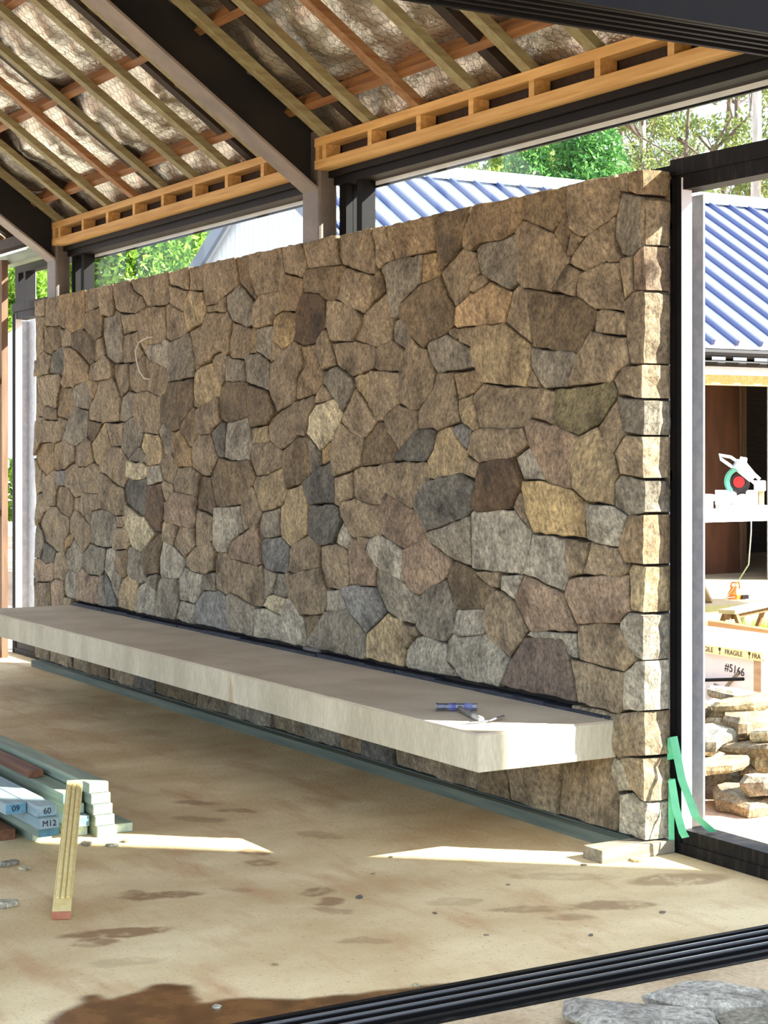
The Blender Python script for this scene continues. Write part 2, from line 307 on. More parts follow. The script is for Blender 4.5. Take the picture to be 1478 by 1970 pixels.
STONES = """
n. -7197,2693 -7197,2579 -6984,2560 -6962,2570 -6979,2693
n. -6570,2450 -6707,2693 -6973,2693 -6968,2504 -6950,2482 -6696,2472 -6600,2440
o. -6701,2693 -6558,2450 -6438,2403 -6240,2416 -6194,2442 -6168,2577 -6171,2694
n. -5883,2693 -6164,2694 -6173,2531 -5890,2554
n. -5877,2693 -5887,2552 -5846,2490 -5720,2472 -5632,2480 -5602,2506 -5632,2585 -5644,2694
d. -6207,2424 -5970,2331 -5851,2355 -5833,2480 -5896,2552 -6120,2536 -6173,2525
n. -5075,2498 -5146,2566 -5286,2618 -5360,2696 -5624,2696 -5648,2680 -5606,2522 -5528,2488 -5280,2464
n. -5348,2694 -5286,2618 -5146,2566 -5064,2496 -4778,2483 -4704,2504 -4704,2608 -4728,2696
n. -4720,2688 -4702,2610 -4424,2552 -4400,2560 -4408,2696
n. -4701,2605 -4698,2486 -4520,2424 -4486,2430 -4462,2510 -4419,2546
n. -4397,2693 -4394,2550 -4203,2531 -4192,2664 -4206,2690
y. -4137,2400 -4203,2526 -4400,2552 -4462,2510 -4487,2424 -4432,2296 -4187,2339
d. -4152,2432 -4120,2392 -3987,2394 -4001,2440
n. -4253,2075 -4097,2097 -4046,2134 -4000,2144 -3928,2152 -3886,2123 -3851,2130 -3832,2152 -3832,2224 -3802,2326 -3866,2389 -3896,2376 -4134,2397 -4198,2318 -4256,2120
n. -4778,2478 -5064,2496 -5269,2458 -5182,2266 -5082,2179 -5024,2240 -4832,2248 -4782,2270
n. -4443,2298 -4490,2422 -4706,2493 -4773,2485 -4768,2272 -4672,2248 -4472,2280
n. -5217,2352 -5274,2462 -5520,2480 -5478,2339
g. -5483,2155 -5480,2336 -5523,2485 -5592,2511 -5632,2480 -5829,2477 -5848,2360 -5794,2214 -5640,2152
n. -5477,2333 -5470,2146 -5248,2144 -5155,2162 -5115,2194 -5182,2266 -5216,2344
w. -5063,2192 -5014,2146 -4720,2073 -4696,2120 -4680,2240 -4768,2272 -4832,2248 -4992,2248 -5030,2238
g. -4709,1995 -4342,2014 -4328,2096 -4379,2246 -4419,2293 -4677,2245 -4717,2070
n. -4320,2049 -4258,2074 -4200,2336 -4413,2293 -4379,2246
d. -6664,2328 -6673,2456 -6690,2470 -6944,2480 -6968,2495 -6998,2478 -7016,2304 -6864,2265 -6816,2296 -6688,2304
n. -6442,2306 -6448,2408 -6562,2453 -6592,2440 -6678,2446 -6654,2314
n. -7197,2243 -7026,2306 -7000,2472 -6969,2504 -6971,2557 -7197,2573
d. -6438,2398 -6430,2298 -6306,2262 -6094,2155 -6034,2178 -5978,2234 -5976,2328 -6002,2350 -6216,2424
n. -6021,2186 -5976,2176 -5822,2214 -5809,2232 -5843,2349 -5970,2330 -5978,2234
k. -6895,2136 -6672,2120 -6618,2075 -6586,2098 -6560,2168 -6563,2309 -6664,2319 -6838,2286
n. -7197,2115 -6905,2128 -6857,2256 -7016,2304 -7192,2240
r. -6104,2064 -6104,2160 -6360,2280 -6440,2303 -6544,2304 -6560,2296 -6560,2168 -6586,2098 -6624,2056 -6584,2017 -6432,2015 -6408,2001 -6352,2031 -6120,2048
n. -6104,2073 -6072,2048 -5896,2040 -5648,2056 -5640,2072 -5662,2162 -5808,2223 -5896,2192 -6078,2166 -6096,2144
n. -5662,2150 -5638,2058 -5510,1922 -5378,1963 -5379,2141
n. -5373,1963 -5280,1944 -5058,1947 -5056,2096 -5082,2174 -5112,2191 -5161,2160 -5373,2133
n. -5077,2181 -5038,1947 -4810,1899 -4730,1955 -4712,2048 -4738,2086 -5008,2144
n. -7200,2104 -7138,2006 -6982,1898 -6776,1872 -6723,1875 -6702,1974 -6624,2056 -6626,2078 -6672,2120 -6968,2128
r. -6368,1880 -6426,2014 -6584,2017 -6624,2047 -6702,1974 -6720,1840 -6696,1808 -6488,1784
g. -6408,1992 -6406,1938 -6365,1883 -6296,1864 -6128,1848 -6040,1920 -6115,2045 -6144,2056 -6352,2031
r. -5912,2039 -6098,2061 -6112,2047 -6032,1912 -5934,1990
n. -6110,1778 -5880,1760 -5856,1745 -5816,1759 -5544,1760 -5528,1776 -5507,1918 -5640,2056 -5904,2039 -5998,1926 -6062,1902 -6117,1853
g. -5533,1762 -5464,1752 -5283,1795 -5283,1941 -5376,1960 -5494,1926 -5520,1872
n. -5277,1941 -5278,1794 -5210,1718 -5150,1682 -4896,1664 -4826,1738 -4824,1904 -5048,1951
d. -4347,2005 -4710,1990 -4758,1926 -4814,1894 -4821,1739 -4730,1718 -4664,1680 -4546,1699 -4518,1734 -4347,1834
y. -4341,1835 -4290,1819 -3994,1883 -3956,1942 -4091,2094 -4256,2072 -4325,2045 -4342,2014
n. -4085,2102 -3966,1947 -3907,1979 -3888,2048 -3888,2120 -3907,2142 -3936,2152 -4040,2136
n. -4288,1816 -4286,1746 -4254,1674 -4224,1656 -4097,1664 -4062,1694 -3939,1738 -3966,1770 -3986,1870 -4008,1887
n. -7198,2077 -7198,1780 -7136,1816 -7010,1810 -6986,1902 -7138,2006
d. -6699,1802 -6723,1869 -6792,1880 -6976,1896 -7000,1832 -6976,1792 -6720,1784
n. -6616,1712 -6704,1784 -6872,1784 -6976,1792 -7002,1813 -7136,1816 -7200,1768 -7200,1520 -7080,1616 -6808,1624 -6786,1611 -6648,1640 -6626,1658
n. -6702,1798 -6618,1718 -6624,1664 -6608,1648 -6550,1678 -6491,1778 -6672,1808
g. -6582,1642 -6360,1592 -6171,1634 -6139,1658 -6120,1713 -6120,1840 -6366,1878 -6490,1778
d. -5866,1750 -6110,1773 -6136,1664 -6042,1619 -5906,1699
y. -5691,1586 -5795,1749 -5816,1759 -6048,1608 -6018,1518 -5982,1482 -5912,1457
n. -5790,1750 -5686,1586 -5498,1594 -5467,1749
g. -5137,1672 -5210,1718 -5274,1790 -5368,1784 -5462,1750 -5503,1584 -5376,1505 -5222,1582 -5179,1587
y. -4979,1662 -5127,1680 -5174,1586 -5110,1538 -5082,1538 -5022,1582
y. -5088,1520 -5054,1467 -4984,1464 -4858,1474 -4793,1528 -4838,1634 -4889,1664 -4960,1664
g. -4886,1678 -4826,1622 -4790,1530 -4688,1544 -4658,1570 -4642,1662 -4730,1718 -4824,1736
o. -4354,1474 -4379,1581 -4422,1594 -4538,1694 -4645,1677 -4662,1554 -4574,1459 -4384,1457
r. -4541,1698 -4400,1584 -4354,1586 -4256,1672 -4288,1752 -4290,1814 -4336,1832 -4518,1734
n. -3987,1522 -4097,1664 -4216,1656 -4254,1669 -4375,1576 -4354,1454 -4208,1416 -4098,1410
k. -3907,1522 -3886,1730 -3936,1736 -4082,1674 -4085,1658 -3986,1526
o. -7189,1518 -7094,1426 -6944,1377 -6802,1426 -6792,1496 -6808,1576 -6787,1606 -6808,1624 -7080,1616
r. -6579,1427 -6600,1568 -6638,1634 -6781,1613 -6808,1568 -6786,1414
n. -6638,1646 -6600,1568 -6573,1427 -6362,1490 -6347,1589 -6624,1655
n. -6373,1474 -6304,1449 -6136,1448 -5987,1486 -6030,1538 -6054,1626 -6136,1656 -6341,1597
g. -5367,1504 -5352,1488 -5065,1480 -5091,1533 -5177,1584 -5222,1582
n. -6566,1422 -6568,1304 -6474,1286 -6360,1224 -6267,1242 -6235,1282 -6296,1440 -6330,1462 -6400,1472
n. -6295,1440 -6270,1346 -6224,1280 -6168,1264 -5882,1266 -5888,1376 -5865,1416 -5898,1454 -5984,1480 -6128,1449
n. -5901,1462 -5854,1410 -5728,1392 -5568,1328 -5456,1312 -5394,1378 -5385,1504 -5506,1582 -5648,1592 -5694,1582
l. -5049,1456 -5145,1488 -5240,1480 -5376,1503 -5392,1488 -5392,1392 -5280,1368 -5113,1376 -5070,1398
w. -4795,1370 -4850,1477 -5040,1464 -5069,1398 -5056,1336
k. -5067,1389 -5272,1368 -5384,1384 -5453,1306 -5414,1211 -5129,1128 -5081,1256
x. -4819,1043 -4814,1102 -4784,1128 -4769,1240 -4835,1357 -5074,1330 -5106,1134 -4928,1040
n. -5417,1208 -5458,1310 -5568,1328 -5768,1400 -5862,1413 -5886,1382 -5880,1272 -5895,1248 -5870,1162 -5720,1152 -5622,1123 -5464,1128 -5434,1154
l. -4905,1032 -5107,1134 -5152,1128 -5408,1207 -5432,1184 -5429,1074 -5330,942 -5280,912 -5161,896
p. -4784,1128 -4744,1104 -4352,1080 -4315,1122 -4288,1272 -4304,1288 -4638,1302 -4690,1258 -4770,1234
n. -4027,1158 -4286,1205 -4328,1096 -4310,986 -4288,969 -4050,1018
n. -4561,1088 -4792,1120 -4816,1096 -4816,1024 -4798,986 -4648,961
n. -4637,962 -4466,899 -4307,982 -4331,1085 -4544,1096
n. -4219,1422 -4368,1463 -4568,1456 -4647,1352 -4616,1296 -4288,1281 -4267,1298 -4254,1382
n. -4847,1480 -4798,1378 -4672,1352 -4646,1358 -4577,1456 -4664,1552 -4790,1526
d. -4030,1174 -4034,1246 -4107,1405 -4226,1410 -4254,1382 -4264,1304 -4288,1272 -4282,1206
n. -4832,1352 -4760,1240 -4690,1258 -4632,1312 -4646,1346 -4688,1360 -4790,1373
r. -6757,1154 -6656,1112 -6466,1075 -6410,1130 -6385,1232 -6504,1296 -6696,1304 -6734,1262
n. -7037,1405 -7030,1258 -6974,1226 -6914,1150 -6758,1158 -6734,1262 -6705,1304 -6734,1402 -6800,1423 -6944,1377
b. -6571,1421 -6733,1413 -6718,1322 -6696,1304 -6579,1307
n. -7197,1509 -7197,1235 -7035,1259 -7043,1405
n. -7197,995 -7139,1002 -7022,1102 -6922,1130 -6914,1150 -6974,1226 -7032,1256 -7197,1229
n. -7127,1008 -7054,962 -6982,883 -6736,824 -6672,824 -6594,842 -6562,914 -6470,974 -6464,1064 -6504,1088 -6624,1104 -6760,1152 -6872,1152 -7022,1102 -7098,1050
o. -6410,958 -6464,976 -6542,934 -6566,910 -6582,842 -6552,824 -6518,862 -6450,883 -6410,930
n. -6464,1072 -6461,979 -6214,842 -6050,930 -6067,1037 -6242,1110 -6320,1136 -6400,1136
n. -6251,1115 -6258,1238 -6382,1229 -6398,1214 -6405,1139
n. -5875,1162 -5905,1264 -6168,1264 -6224,1280 -6261,1246 -6242,1110 -6088,1040 -6067,1043 -6030,1142
g. -6053,915 -5864,896 -5659,907 -5638,990 -5600,1040 -5618,1118 -5720,1152 -5840,1160 -6030,1142 -6064,1064
n. -5616,1120 -5592,1040 -5472,1048 -5424,1088 -5440,1143 -5464,1128
n. -5654,906 -5624,888 -5408,904 -5331,942 -5398,1050 -5432,1071 -5472,1048 -5598,1038 -5638,990
g. -7197,755 -7074,755 -6993,888 -7054,962 -7130,1005 -7200,984
k. -6739,822 -6990,885 -7022,862 -7034,802 -7069,754 -6976,721 -6800,744
p. -6792,736 -6832,744 -6976,721 -7072,752 -7192,752 -7200,624 -7136,576 -6841,600 -6802,618
n. -6797,619 -6574,622 -6499,714 -6555,821 -6590,845 -6738,818 -6792,744
g. -6551,816 -6486,706 -6320,688 -6230,734 -6200,824 -6226,854 -6392,936 -6450,883 -6518,862
g. -5777,888 -6064,912 -6202,842 -6224,744 -6128,696 -5880,696 -5802,746
n. -5595,885 -5664,904 -5773,893 -5798,738 -5698,674 -5602,794
r. -5387,909 -5589,885 -5614,763 -5514,734 -5488,704 -5410,730 -5384,768
g. -5091,715 -5091,742 -5142,818 -5155,893 -5328,935 -5381,917 -5397,742 -5382,722 -5176,688
d. -4819,1037 -4902,1030 -5146,906 -5143,824 -5098,750 -4875,779 -4864,872 -4808,992
n. -4456,848 -4474,902 -4664,968 -4806,989 -4864,872 -4872,776 -4840,744 -4584,761 -4498,794
n. -4464,872 -4446,842 -4344,816 -4152,816 -4054,846 -4037,918 -4001,960 -4072,1023 -4310,974 -4461,901
w. -6331,499 -6338,694 -6502,710 -6538,682 -6590,598 -6590,538 -6558,507
p. -5915,499 -5908,694 -6128,696 -6224,735 -6328,680 -6320,496
g. -5763,499 -5819,717 -5902,694 -5909,499
b. -5570,507 -5582,554 -5710,674 -5810,738 -5816,704 -5757,499
g. -5578,555 -5497,704 -5514,734 -5624,760 -5701,666
y. -5195,693 -5400,735 -5494,702 -5526,670 -5574,558 -5566,507 -5259,499 -5256,600 -5238,654
w. -5253,499 -4931,499 -4930,662 -5088,712 -5190,686 -5238,654 -5256,600
g. -5088,736 -5062,698 -4953,680 -4922,659 -4902,718 -4864,760 -4912,776
g. -4925,499 -4626,498 -4536,640 -4547,765 -4862,749 -4902,718 -4928,648
w. -4219,813 -4344,816 -4454,845 -4544,768 -4533,635 -4330,627 -4299,642 -4219,714
g. -4213,715 -4050,722 -4051,837 -4213,813
n. -4614,507 -4336,496 -4331,622 -4542,630
b. -4328,505 -3880,496 -3883,694 -4000,728 -4222,710 -4325,629
n. -7198,236 -7096,272 -6846,278 -6849,480 -6870,586 -7136,576 -7197,613
p. -6837,283 -6651,291 -6632,400 -6579,514 -6594,622 -6760,624 -6869,590
n. -6645,291 -6454,302 -6443,501 -6586,506 -6632,400
n. -3705,2536 -3746,2678 -3768,2696 -4204,2694 -4192,2664 -4200,2528 -4158,2435 -3992,2440 -3896,2480 -3736,2512
r. -3756,2694 -3706,2542 -3494,2414 -3474,2446 -3576,2585 -3566,2690
n. -3564,2694 -3574,2578 -3470,2442 -3216,2448 -3182,2462 -3131,2538 -3170,2694
n. -3165,2694 -3125,2547 -2928,2504 -2899,2507 -2867,2546 -2867,2590 -2923,2693
n. -2919,2688 -2856,2544 -2483,2538 -2518,2578 -2536,2696
n. -2525,2693 -2518,2578 -2470,2530 -2200,2456 -2136,2456 -2115,2474 -2186,2694
n. -2181,2694 -2144,2600 -2136,2512 -2109,2475 -2072,2496 -1958,2510 -2051,2693
r. -2048,2688 -1998,2570 -1942,2506 -1569,2520 -1577,2648 -1610,2694
g. -3523,2283 -3506,2414 -3682,2526 -3702,2533 -3864,2480 -3878,2462 -3870,2394 -3798,2323 -3608,2272
o. -3875,2477 -3982,2446 -3990,2402 -3968,2384 -3883,2378
n. -3144,2344 -3186,2454 -3440,2448 -3502,2406 -3520,2368 -3520,2288 -3494,2259 -3272,2272 -3238,2318
r. -2897,2496 -3125,2542 -3183,2456 -3141,2339 -2995,2323 -2899,2418
d. -2896,2512 -2886,2418 -2729,2400 -2670,2363 -2592,2344 -2526,2366 -2440,2504 -2480,2535 -2752,2544 -2864,2544
n. -2533,2354 -2256,2264 -2186,2306 -2144,2448 -2432,2512
r. -2181,2307 -2027,2362 -2059,2438 -2099,2470 -2141,2453
g. -1683,2509 -1952,2511 -2072,2496 -2095,2472 -2043,2406 -1974,2226 -1928,2216 -1891,2234 -1870,2294 -1699,2371 -1673,2448
Y. -3003,2317 -3144,2336 -3238,2318 -3264,2280 -3262,2178 -3160,2120 -3043,2154 -2993,2232
x. -3014,2162 -2928,2136 -2801,2136 -2754,2154 -2674,2226 -2666,2358 -2722,2398 -2769,2408 -2894,2421 -2926,2406 -2998,2318 -2993,2232
n. -2275,2262 -2376,2312 -2536,2352 -2656,2359 -2679,2216 -2646,2202 -2600,2136 -2360,2128 -2290,2210
n. -2349,2130 -2126,2083 -1987,2114 -1969,2216 -2027,2356 -2270,2262
n. -3846,2122 -3816,2105 -3642,2090 -3595,2122 -3587,2269 -3798,2318
r. -3520,2280 -3584,2264 -3600,2176 -3590,2122 -3490,2122 -3496,2256
g. -3267,2269 -3486,2262 -3486,2130 -3315,2067 -3294,2166 -3264,2192
d. -3309,2059 -3178,2098 -3163,2118 -3270,2181 -3296,2160
n. -2942,2138 -3024,2167 -3309,2053 -3320,1896 -3221,1779 -3024,1824 -3003,1842 -2990,1958 -2920,2009
r. -2762,2134 -2938,2130 -2917,2011 -2798,2062 -2770,2090
r. -2997,1843 -2754,1866 -2690,1914 -2683,1990 -2774,2085 -2986,1962
n. -2539,2010 -2650,2206 -2686,2206 -2765,2149 -2758,2066 -2686,1994
n. -2599,2128 -2530,2006 -2375,1945 -2160,1977 -2128,2017 -2128,2080 -2152,2096 -2352,2128
n. -2149,1978 -2104,1961 -1912,1953 -1851,2054 -1984,2112 -2104,2096 -2125,2078 -2128,2017
g. -1970,2210 -1981,2114 -1966,2098 -1848,2057 -1795,2114 -1899,2222
g. -2686,1982 -2682,1918 -2480,1768 -2355,1890 -2371,1941 -2530,2006
y. -2211,1795 -2211,1965 -2362,1946 -2358,1898 -2334,1874
n. -2202,1970 -2208,1792 -2125,1715 -2051,1715 -2029,1742 -1899,1795 -1907,1949
n. -1893,1795 -1800,1760 -1737,1760 -1606,1862 -1585,1944 -1646,2050 -1710,2066 -1786,2117 -1818,2090 -1904,1952
n. -2129,1712 -2352,1887 -2442,1802 -2501,1718 -2390,1658 -2280,1624 -2234,1634
l. -2473,1760 -2576,1839 -2768,1808 -2854,1750 -2869,1650 -2722,1562 -2582,1622
g. -3619,1963 -3643,2085 -3816,2105 -3856,2128 -3886,2118 -3894,1971
g. -3323,1899 -3315,2061 -3482,2125 -3512,2112 -3592,2120 -3638,2094 -3606,1955
d. -3595,1755 -3601,1944 -3617,1960 -3904,1975 -3970,1922 -3990,1886 -3966,1770 -3928,1736 -3840,1728
d. -3597,1949 -3592,1736 -3574,1699 -3352,1705 -3226,1778 -3339,1902
n. -3343,1704 -3325,1619 -3176,1568 -3027,1610 -2987,1642 -3032,1824 -3230,1774 -3318,1734
n. -2763,1861 -3010,1834 -3023,1816 -2986,1646 -2905,1640 -2870,1654 -2854,1750 -2774,1806
w. -3901,1522 -3816,1504 -3586,1506 -3552,1608 -3595,1749 -3624,1760 -3877,1725
y. -3568,1688 -3544,1600 -3344,1608 -3328,1624 -3352,1704
n. -2579,1842 -2686,1917 -2754,1866 -2767,1816 -2617,1824
n. -1747,1757 -1920,1792 -2029,1742 -2047,1712 -2026,1662 -1920,1561 -1739,1667
d. -2293,1483 -1960,1504 -1928,1568 -2026,1662 -2051,1710 -2120,1711 -2270,1614
n. -2268,1622 -2510,1710 -2583,1616 -2592,1520 -2557,1427 -2299,1483
n. -3152,1560 -3320,1616 -3544,1600 -3576,1520 -3494,1418 -3360,1424 -3163,1475
d. -2851,1637 -2984,1640 -3146,1570 -3160,1465 -3114,1350 -2928,1384 -2846,1422
g. -2845,1629 -2848,1457 -2825,1432 -2726,1486 -2721,1552
o. -2582,1610 -2608,1616 -2714,1570 -2714,1486 -2598,1510
k. -2919,1384 -2848,1272 -2568,1288 -2560,1440 -2592,1511 -2689,1480 -2726,1486
n. -2371,1453 -2557,1421 -2565,1283 -2520,1272 -2488,1296 -2374,1318
n. -2366,1462 -2367,1328 -2343,1312 -2192,1288 -2082,1291 -2041,1360 -2128,1488 -2303,1480
n. -2117,1486 -2037,1355 -1784,1281 -1747,1291 -1730,1354 -1635,1426 -1633,1472 -1657,1512 -2008,1504
d. -3496,1416 -3576,1511 -3816,1504 -3976,1520 -4103,1400 -4029,1227 -3944,1224 -3682,1250 -3558,1358 -3523,1355
y. -3520,1360 -3462,1258 -3408,1216 -3194,1250 -3150,1278 -3113,1344 -3155,1454 -3176,1472 -3360,1424 -3488,1416
n. -3645,1099 -3498,1130 -3411,1203 -3522,1350 -3558,1358 -3686,1246
w. -3691,1245 -4029,1221 -4046,1002 -3992,960 -3880,960 -3814,1030 -3658,1090 -3649,1104
g. -3203,1245 -3405,1213 -3463,1144 -3442,1046 -3408,1064 -3195,1091
y. -2923,1382 -3101,1350 -3150,1278 -3194,1250 -3200,1152 -3178,1078 -3064,1032 -2870,1110 -2857,1280
k. -2853,1269 -2862,1106 -2728,1056 -2570,1074 -2481,1192 -2518,1266 -2560,1280
n. -2517,1270 -2498,1214 -2367,1112 -2112,1128 -2072,1152 -2096,1296 -2192,1288 -2367,1320 -2488,1296
p. -1649,1152 -1666,1206 -1753,1288 -1784,1281 -2040,1352 -2061,1342 -2088,1280 -2069,1146 -2008,1112 -1857,1080 -1674,1130
p. -3863,968 -3816,928 -3464,904 -3424,920 -3456,1128 -3472,1143 -3814,1030
b. -3440,1032 -3430,938 -3374,891 -3120,880 -3091,898 -3075,1029 -3186,1086 -3408,1064
n. -3085,898 -3024,889 -2746,938 -2738,1062 -2866,1109 -2990,1070 -3069,1029
n. -2733,1053 -2736,952 -2662,834 -2528,832 -2411,867 -2427,1045 -2562,1077
p. -2163,875 -2136,960 -2142,1002 -2330,1110 -2386,1114 -2423,1056 -2405,867
y. -2325,1110 -2286,1074 -2224,1056 -2192,1120 -2303,1128
w. -1886,918 -1883,1077 -2072,1143 -2190,1118 -2214,1050 -2150,1010 -2133,979
w. -2558,1074 -2432,1048 -2386,1126 -2478,1189 -2542,1126
n. -3408,680 -3392,808 -3418,917 -3464,904 -3816,928 -3866,965 -3992,960 -4037,918 -4053,842 -4032,728 -3896,705 -3824,728 -3510,667
n. -3397,707 -3286,766 -3236,878 -3405,901
g. -3067,755 -3099,846 -3128,880 -3230,878 -3285,766 -3264,752
n. -3109,878 -3058,750 -2934,666 -2689,696 -2650,746 -2666,838 -2730,942 -3024,889 -3088,895
l. -3408,680 -3194,643 -3129,744 -3288,759 -3350,742
g. -3523,499 -3515,669 -3824,728 -3885,709 -3869,499
n. -3195,499 -3203,645 -3384,672 -3510,662 -3517,499
w. -2875,499 -2867,534 -2923,654 -3059,750 -3117,750 -3173,686 -3199,632 -3189,499
n. -2427,746 -2496,840 -2664,824 -2649,752 -2663,720 -2648,704 -2456,728
d. -2692,694 -2922,666 -2874,542 -2838,550
b. -2493,846 -2410,734 -2230,635 -2033,752 -2152,872 -2367,872
n. -2872,505 -2248,496 -2224,520 -2224,600 -2235,637 -2424,743 -2664,711 -2858,538
n. -2133,973 -2157,875 -2029,755 -1904,720 -1747,722 -1715,861 -1784,864 -1875,918
y. -2229,506 -1883,498 -1849,576 -1859,694 -1881,720 -2029,750 -2226,634
r. -1869,717 -1842,595 -1769,656 -1802,670 -1811,709
d. -1259,2693 -1604,2694 -1577,2648 -1546,2430 -1522,2418 -1342,2510 -1326,2574
r. -851,2694 -1248,2696 -1326,2574 -1334,2514 -1301,2490 -1264,2488 -1216,2512 -1016,2512 -915,2538 -875,2578
d. -523,2693 -840,2696 -871,2592 -633,2504 -523,2587
n. -517,2693 -519,2577 -502,2506 -430,2466 -402,2459 -234,2514 -198,2534 -178,2570 -176,2664 -200,2696
d. -538,2403 -497,2496 -528,2583 -624,2504
o. -1693,2371 -1542,2390 -1537,2416 -1571,2509 -1677,2509
n. -1535,2408 -1470,2290 -1408,2233 -1290,2290 -1266,2338 -1201,2376 -1234,2478 -1336,2511
g. -1245,2494 -1197,2371 -960,2280 -899,2306 -896,2456 -915,2533 -1016,2512 -1216,2512
n. -910,2542 -896,2312 -862,2282 -649,2248 -530,2363 -530,2390 -627,2501 -857,2584
n. -1131,2334 -1162,2366 -1208,2368 -1266,2338 -1279,2304 -1256,2288
n. -409,2456 -494,2493 -534,2394 -514,2386
n. -203,2525 -397,2462 -494,2406 -525,2363 -408,2312 -250,2347 -208,2424
n. -639,2256 -473,2216 -441,2320 -527,2360
n. -155,2131 -179,2333 -255,2344 -446,2310 -463,2248 -454,2210 -335,2152
l. -206,2421 -245,2350 -237,2339 -184,2336 -163,2354
g. -160,2616 -200,2528 -208,2432 -170,2366 -120,2344 -27,2386 -40,2584
n. -150,2179 -96,2208 -96,2352 -160,2352 -176,2336
d. -1408,2152 -1410,2230 -1536,2391 -1704,2368 -1838,2310 -1878,2286 -1895,2224 -1782,2114 -1672,2056 -1624,2088 -1474,2114
O. -1407,2152 -1384,2136 -1008,2136 -944,2272 -1122,2333 -1256,2288 -1280,2295 -1402,2234
n. -795,2034 -801,2152 -833,2272 -902,2302 -941,2277 -997,2138
d. -829,2277 -782,2018 -458,1971 -346,2090 -332,2150 -458,2214
n. -139,2035 -147,2125 -304,2152 -333,2142 -359,2064 -343,2048
y. -1237,2118 -1255,2064 -1248,1977 -1173,1874 -835,1843 -793,1928 -795,2029 -1000,2136 -1216,2136
g. -1233,1944 -1259,2029 -1481,2112 -1624,2088 -1648,2064 -1622,1994 -1560,1936
l. -1471,2112 -1399,2081 -1376,2089 -1379,2133 -1408,2143 -1454,2134
n. -1373,2133 -1362,2070 -1259,2035 -1228,2134
g. -798,2014 -790,1930 -688,1832 -515,1835 -465,1968 -489,1984
n. -509,1835 -234,1842 -189,1886 -106,1914 -130,2022 -366,2061 -470,1958
r. -1177,1872 -1232,1936 -1423,1928 -1376,1801 -1250,1826
n. -1733,1667 -1600,1672 -1561,1656 -1358,1694 -1427,1933 -1581,1941 -1606,1862 -1744,1752
n. -699,1838 -1008,1848 -1168,1872 -1245,1830 -1256,1808 -1205,1667 -976,1656 -851,1667 -774,1734
y. -1211,1667 -1259,1821 -1381,1797 -1366,1723 -1342,1690 -1263,1656
n. -721,1856 -790,1925 -831,1848 -745,1840
n. -797,1706 -626,1674 -619,1821 -702,1830
v. -184,1800 -216,1848 -607,1824 -624,1697 -574,1658 -449,1624 -314,1666
n. -192,1775 -317,1662 -282,1606 -216,1553 -137,1632
k. -1952,1512 -1650,1514 -1602,1570 -1571,1654 -1600,1672 -1758,1662 -1926,1558
y. -1638,1434 -1585,1424 -1354,1459 -1304,1560 -1418,1638 -1449,1680 -1550,1662 -1574,1646 -1602,1570 -1646,1518
b. -1439,1672 -1418,1638 -1318,1570 -1290,1578 -1274,1662 -1352,1695
n. -809,1592 -857,1664 -1232,1664 -1269,1646 -1303,1552 -1202,1507 -944,1528
p. -846,1678 -782,1546 -674,1422 -502,1398 -511,1488 -462,1626 -616,1679 -656,1672 -800,1703
y. -219,1339 -208,1432 -179,1466 -211,1549 -322,1661 -453,1621 -511,1488 -498,1406 -407,1352
p. -1230,1430 -1211,1509 -1304,1543 -1330,1530 -1338,1454
x. -1261,1290 -1224,1280 -944,1304 -875,1387 -867,1438 -928,1535 -1197,1510 -1263,1352
w. -691,1434 -803,1582 -917,1534 -862,1435
k. -1240,1416 -1346,1461 -1632,1424 -1730,1354 -1744,1288 -1640,1176 -1328,1248 -1266,1290
Y. -395,1195 -396,1350 -442,1374 -496,1399 -688,1431 -862,1430 -872,1392 -846,1290 -782,1203
n. -795,1211 -846,1290 -864,1376 -886,1382 -934,1306
w. -1285,1270 -1261,1018 -857,1016 -811,1090 -787,1205 -931,1302 -1264,1287
g. -1648,1168 -1614,1122 -1422,1050 -1272,1032 -1288,1263
w. -847,1024 -554,962 -528,1016 -547,1189 -781,1197
n. -525,1019 -422,1046 -371,1181 -541,1189
n. -120,1072 -123,1101 -179,1165 -359,1184 -421,1046 -208,1048 -136,1056
w. -397,1342 -389,1195 -327,1176 -178,1170 -121,1296 -216,1336
p. -1427,1054 -1598,1114 -1646,1149 -1877,1077 -1888,936 -1790,866 -1713,864 -1482,962
d. -1081,936 -1213,986 -1248,1016 -1400,1048 -1434,1042 -1479,960 -1392,817 -1162,834
p. -1239,1008 -1128,952 -1048,944 -1048,1016
w. -859,1014 -1037,1006 -1045,938 -936,896
n. -1750,706 -1672,664 -1504,656 -1435,707 -1400,816 -1478,954 -1614,918 -1706,866 -1736,808
w. -1430,706 -1384,696 -1162,722 -1160,824 -1184,839 -1382,822 -1399,808
n. -809,776 -923,894 -1056,936 -1082,930 -1154,842 -1168,792 -1133,714 -960,640
p. -473,800 -474,838 -561,960 -848,1016 -927,904 -800,769
p. -115,1061 -479,1032 -525,1013 -551,944 -463,832 -184,856 -106,914
n. -59,722 -184,856 -319,856 -471,824 -463,680 -152,664
n. -953,632 -1152,727 -1376,696 -1439,704 -1486,670 -1487,568 -1359,496 -1064,496
w. -1379,506 -1486,562 -1491,653 -1696,672 -1766,654 -1818,618 -1846,590 -1869,510 -1848,496
m. -1045,506 -465,504 -514,686 -546,750 -576,768 -846,742 -946,642
w. -823,752 -760,744 -569,768 -514,686 -473,688 -481,792 -784,776
n. -509,677 -461,499 -184,489 -154,507 -155,661
r. -1805,709 -1798,666 -1745,656 -1715,674 -1755,710
n. -597,437 -576,264 -597,3 -195,3 -184,152 -239,240 -209,312 -222,346 -344,440
n. -603,437 -925,437 -936,256 -976,144 -941,3 -603,3 -576,216
d. -1253,437 -1197,3 -947,3 -976,144 -936,256 -931,437
w. -99,186 -150,298 -210,306 -239,240 -194,166
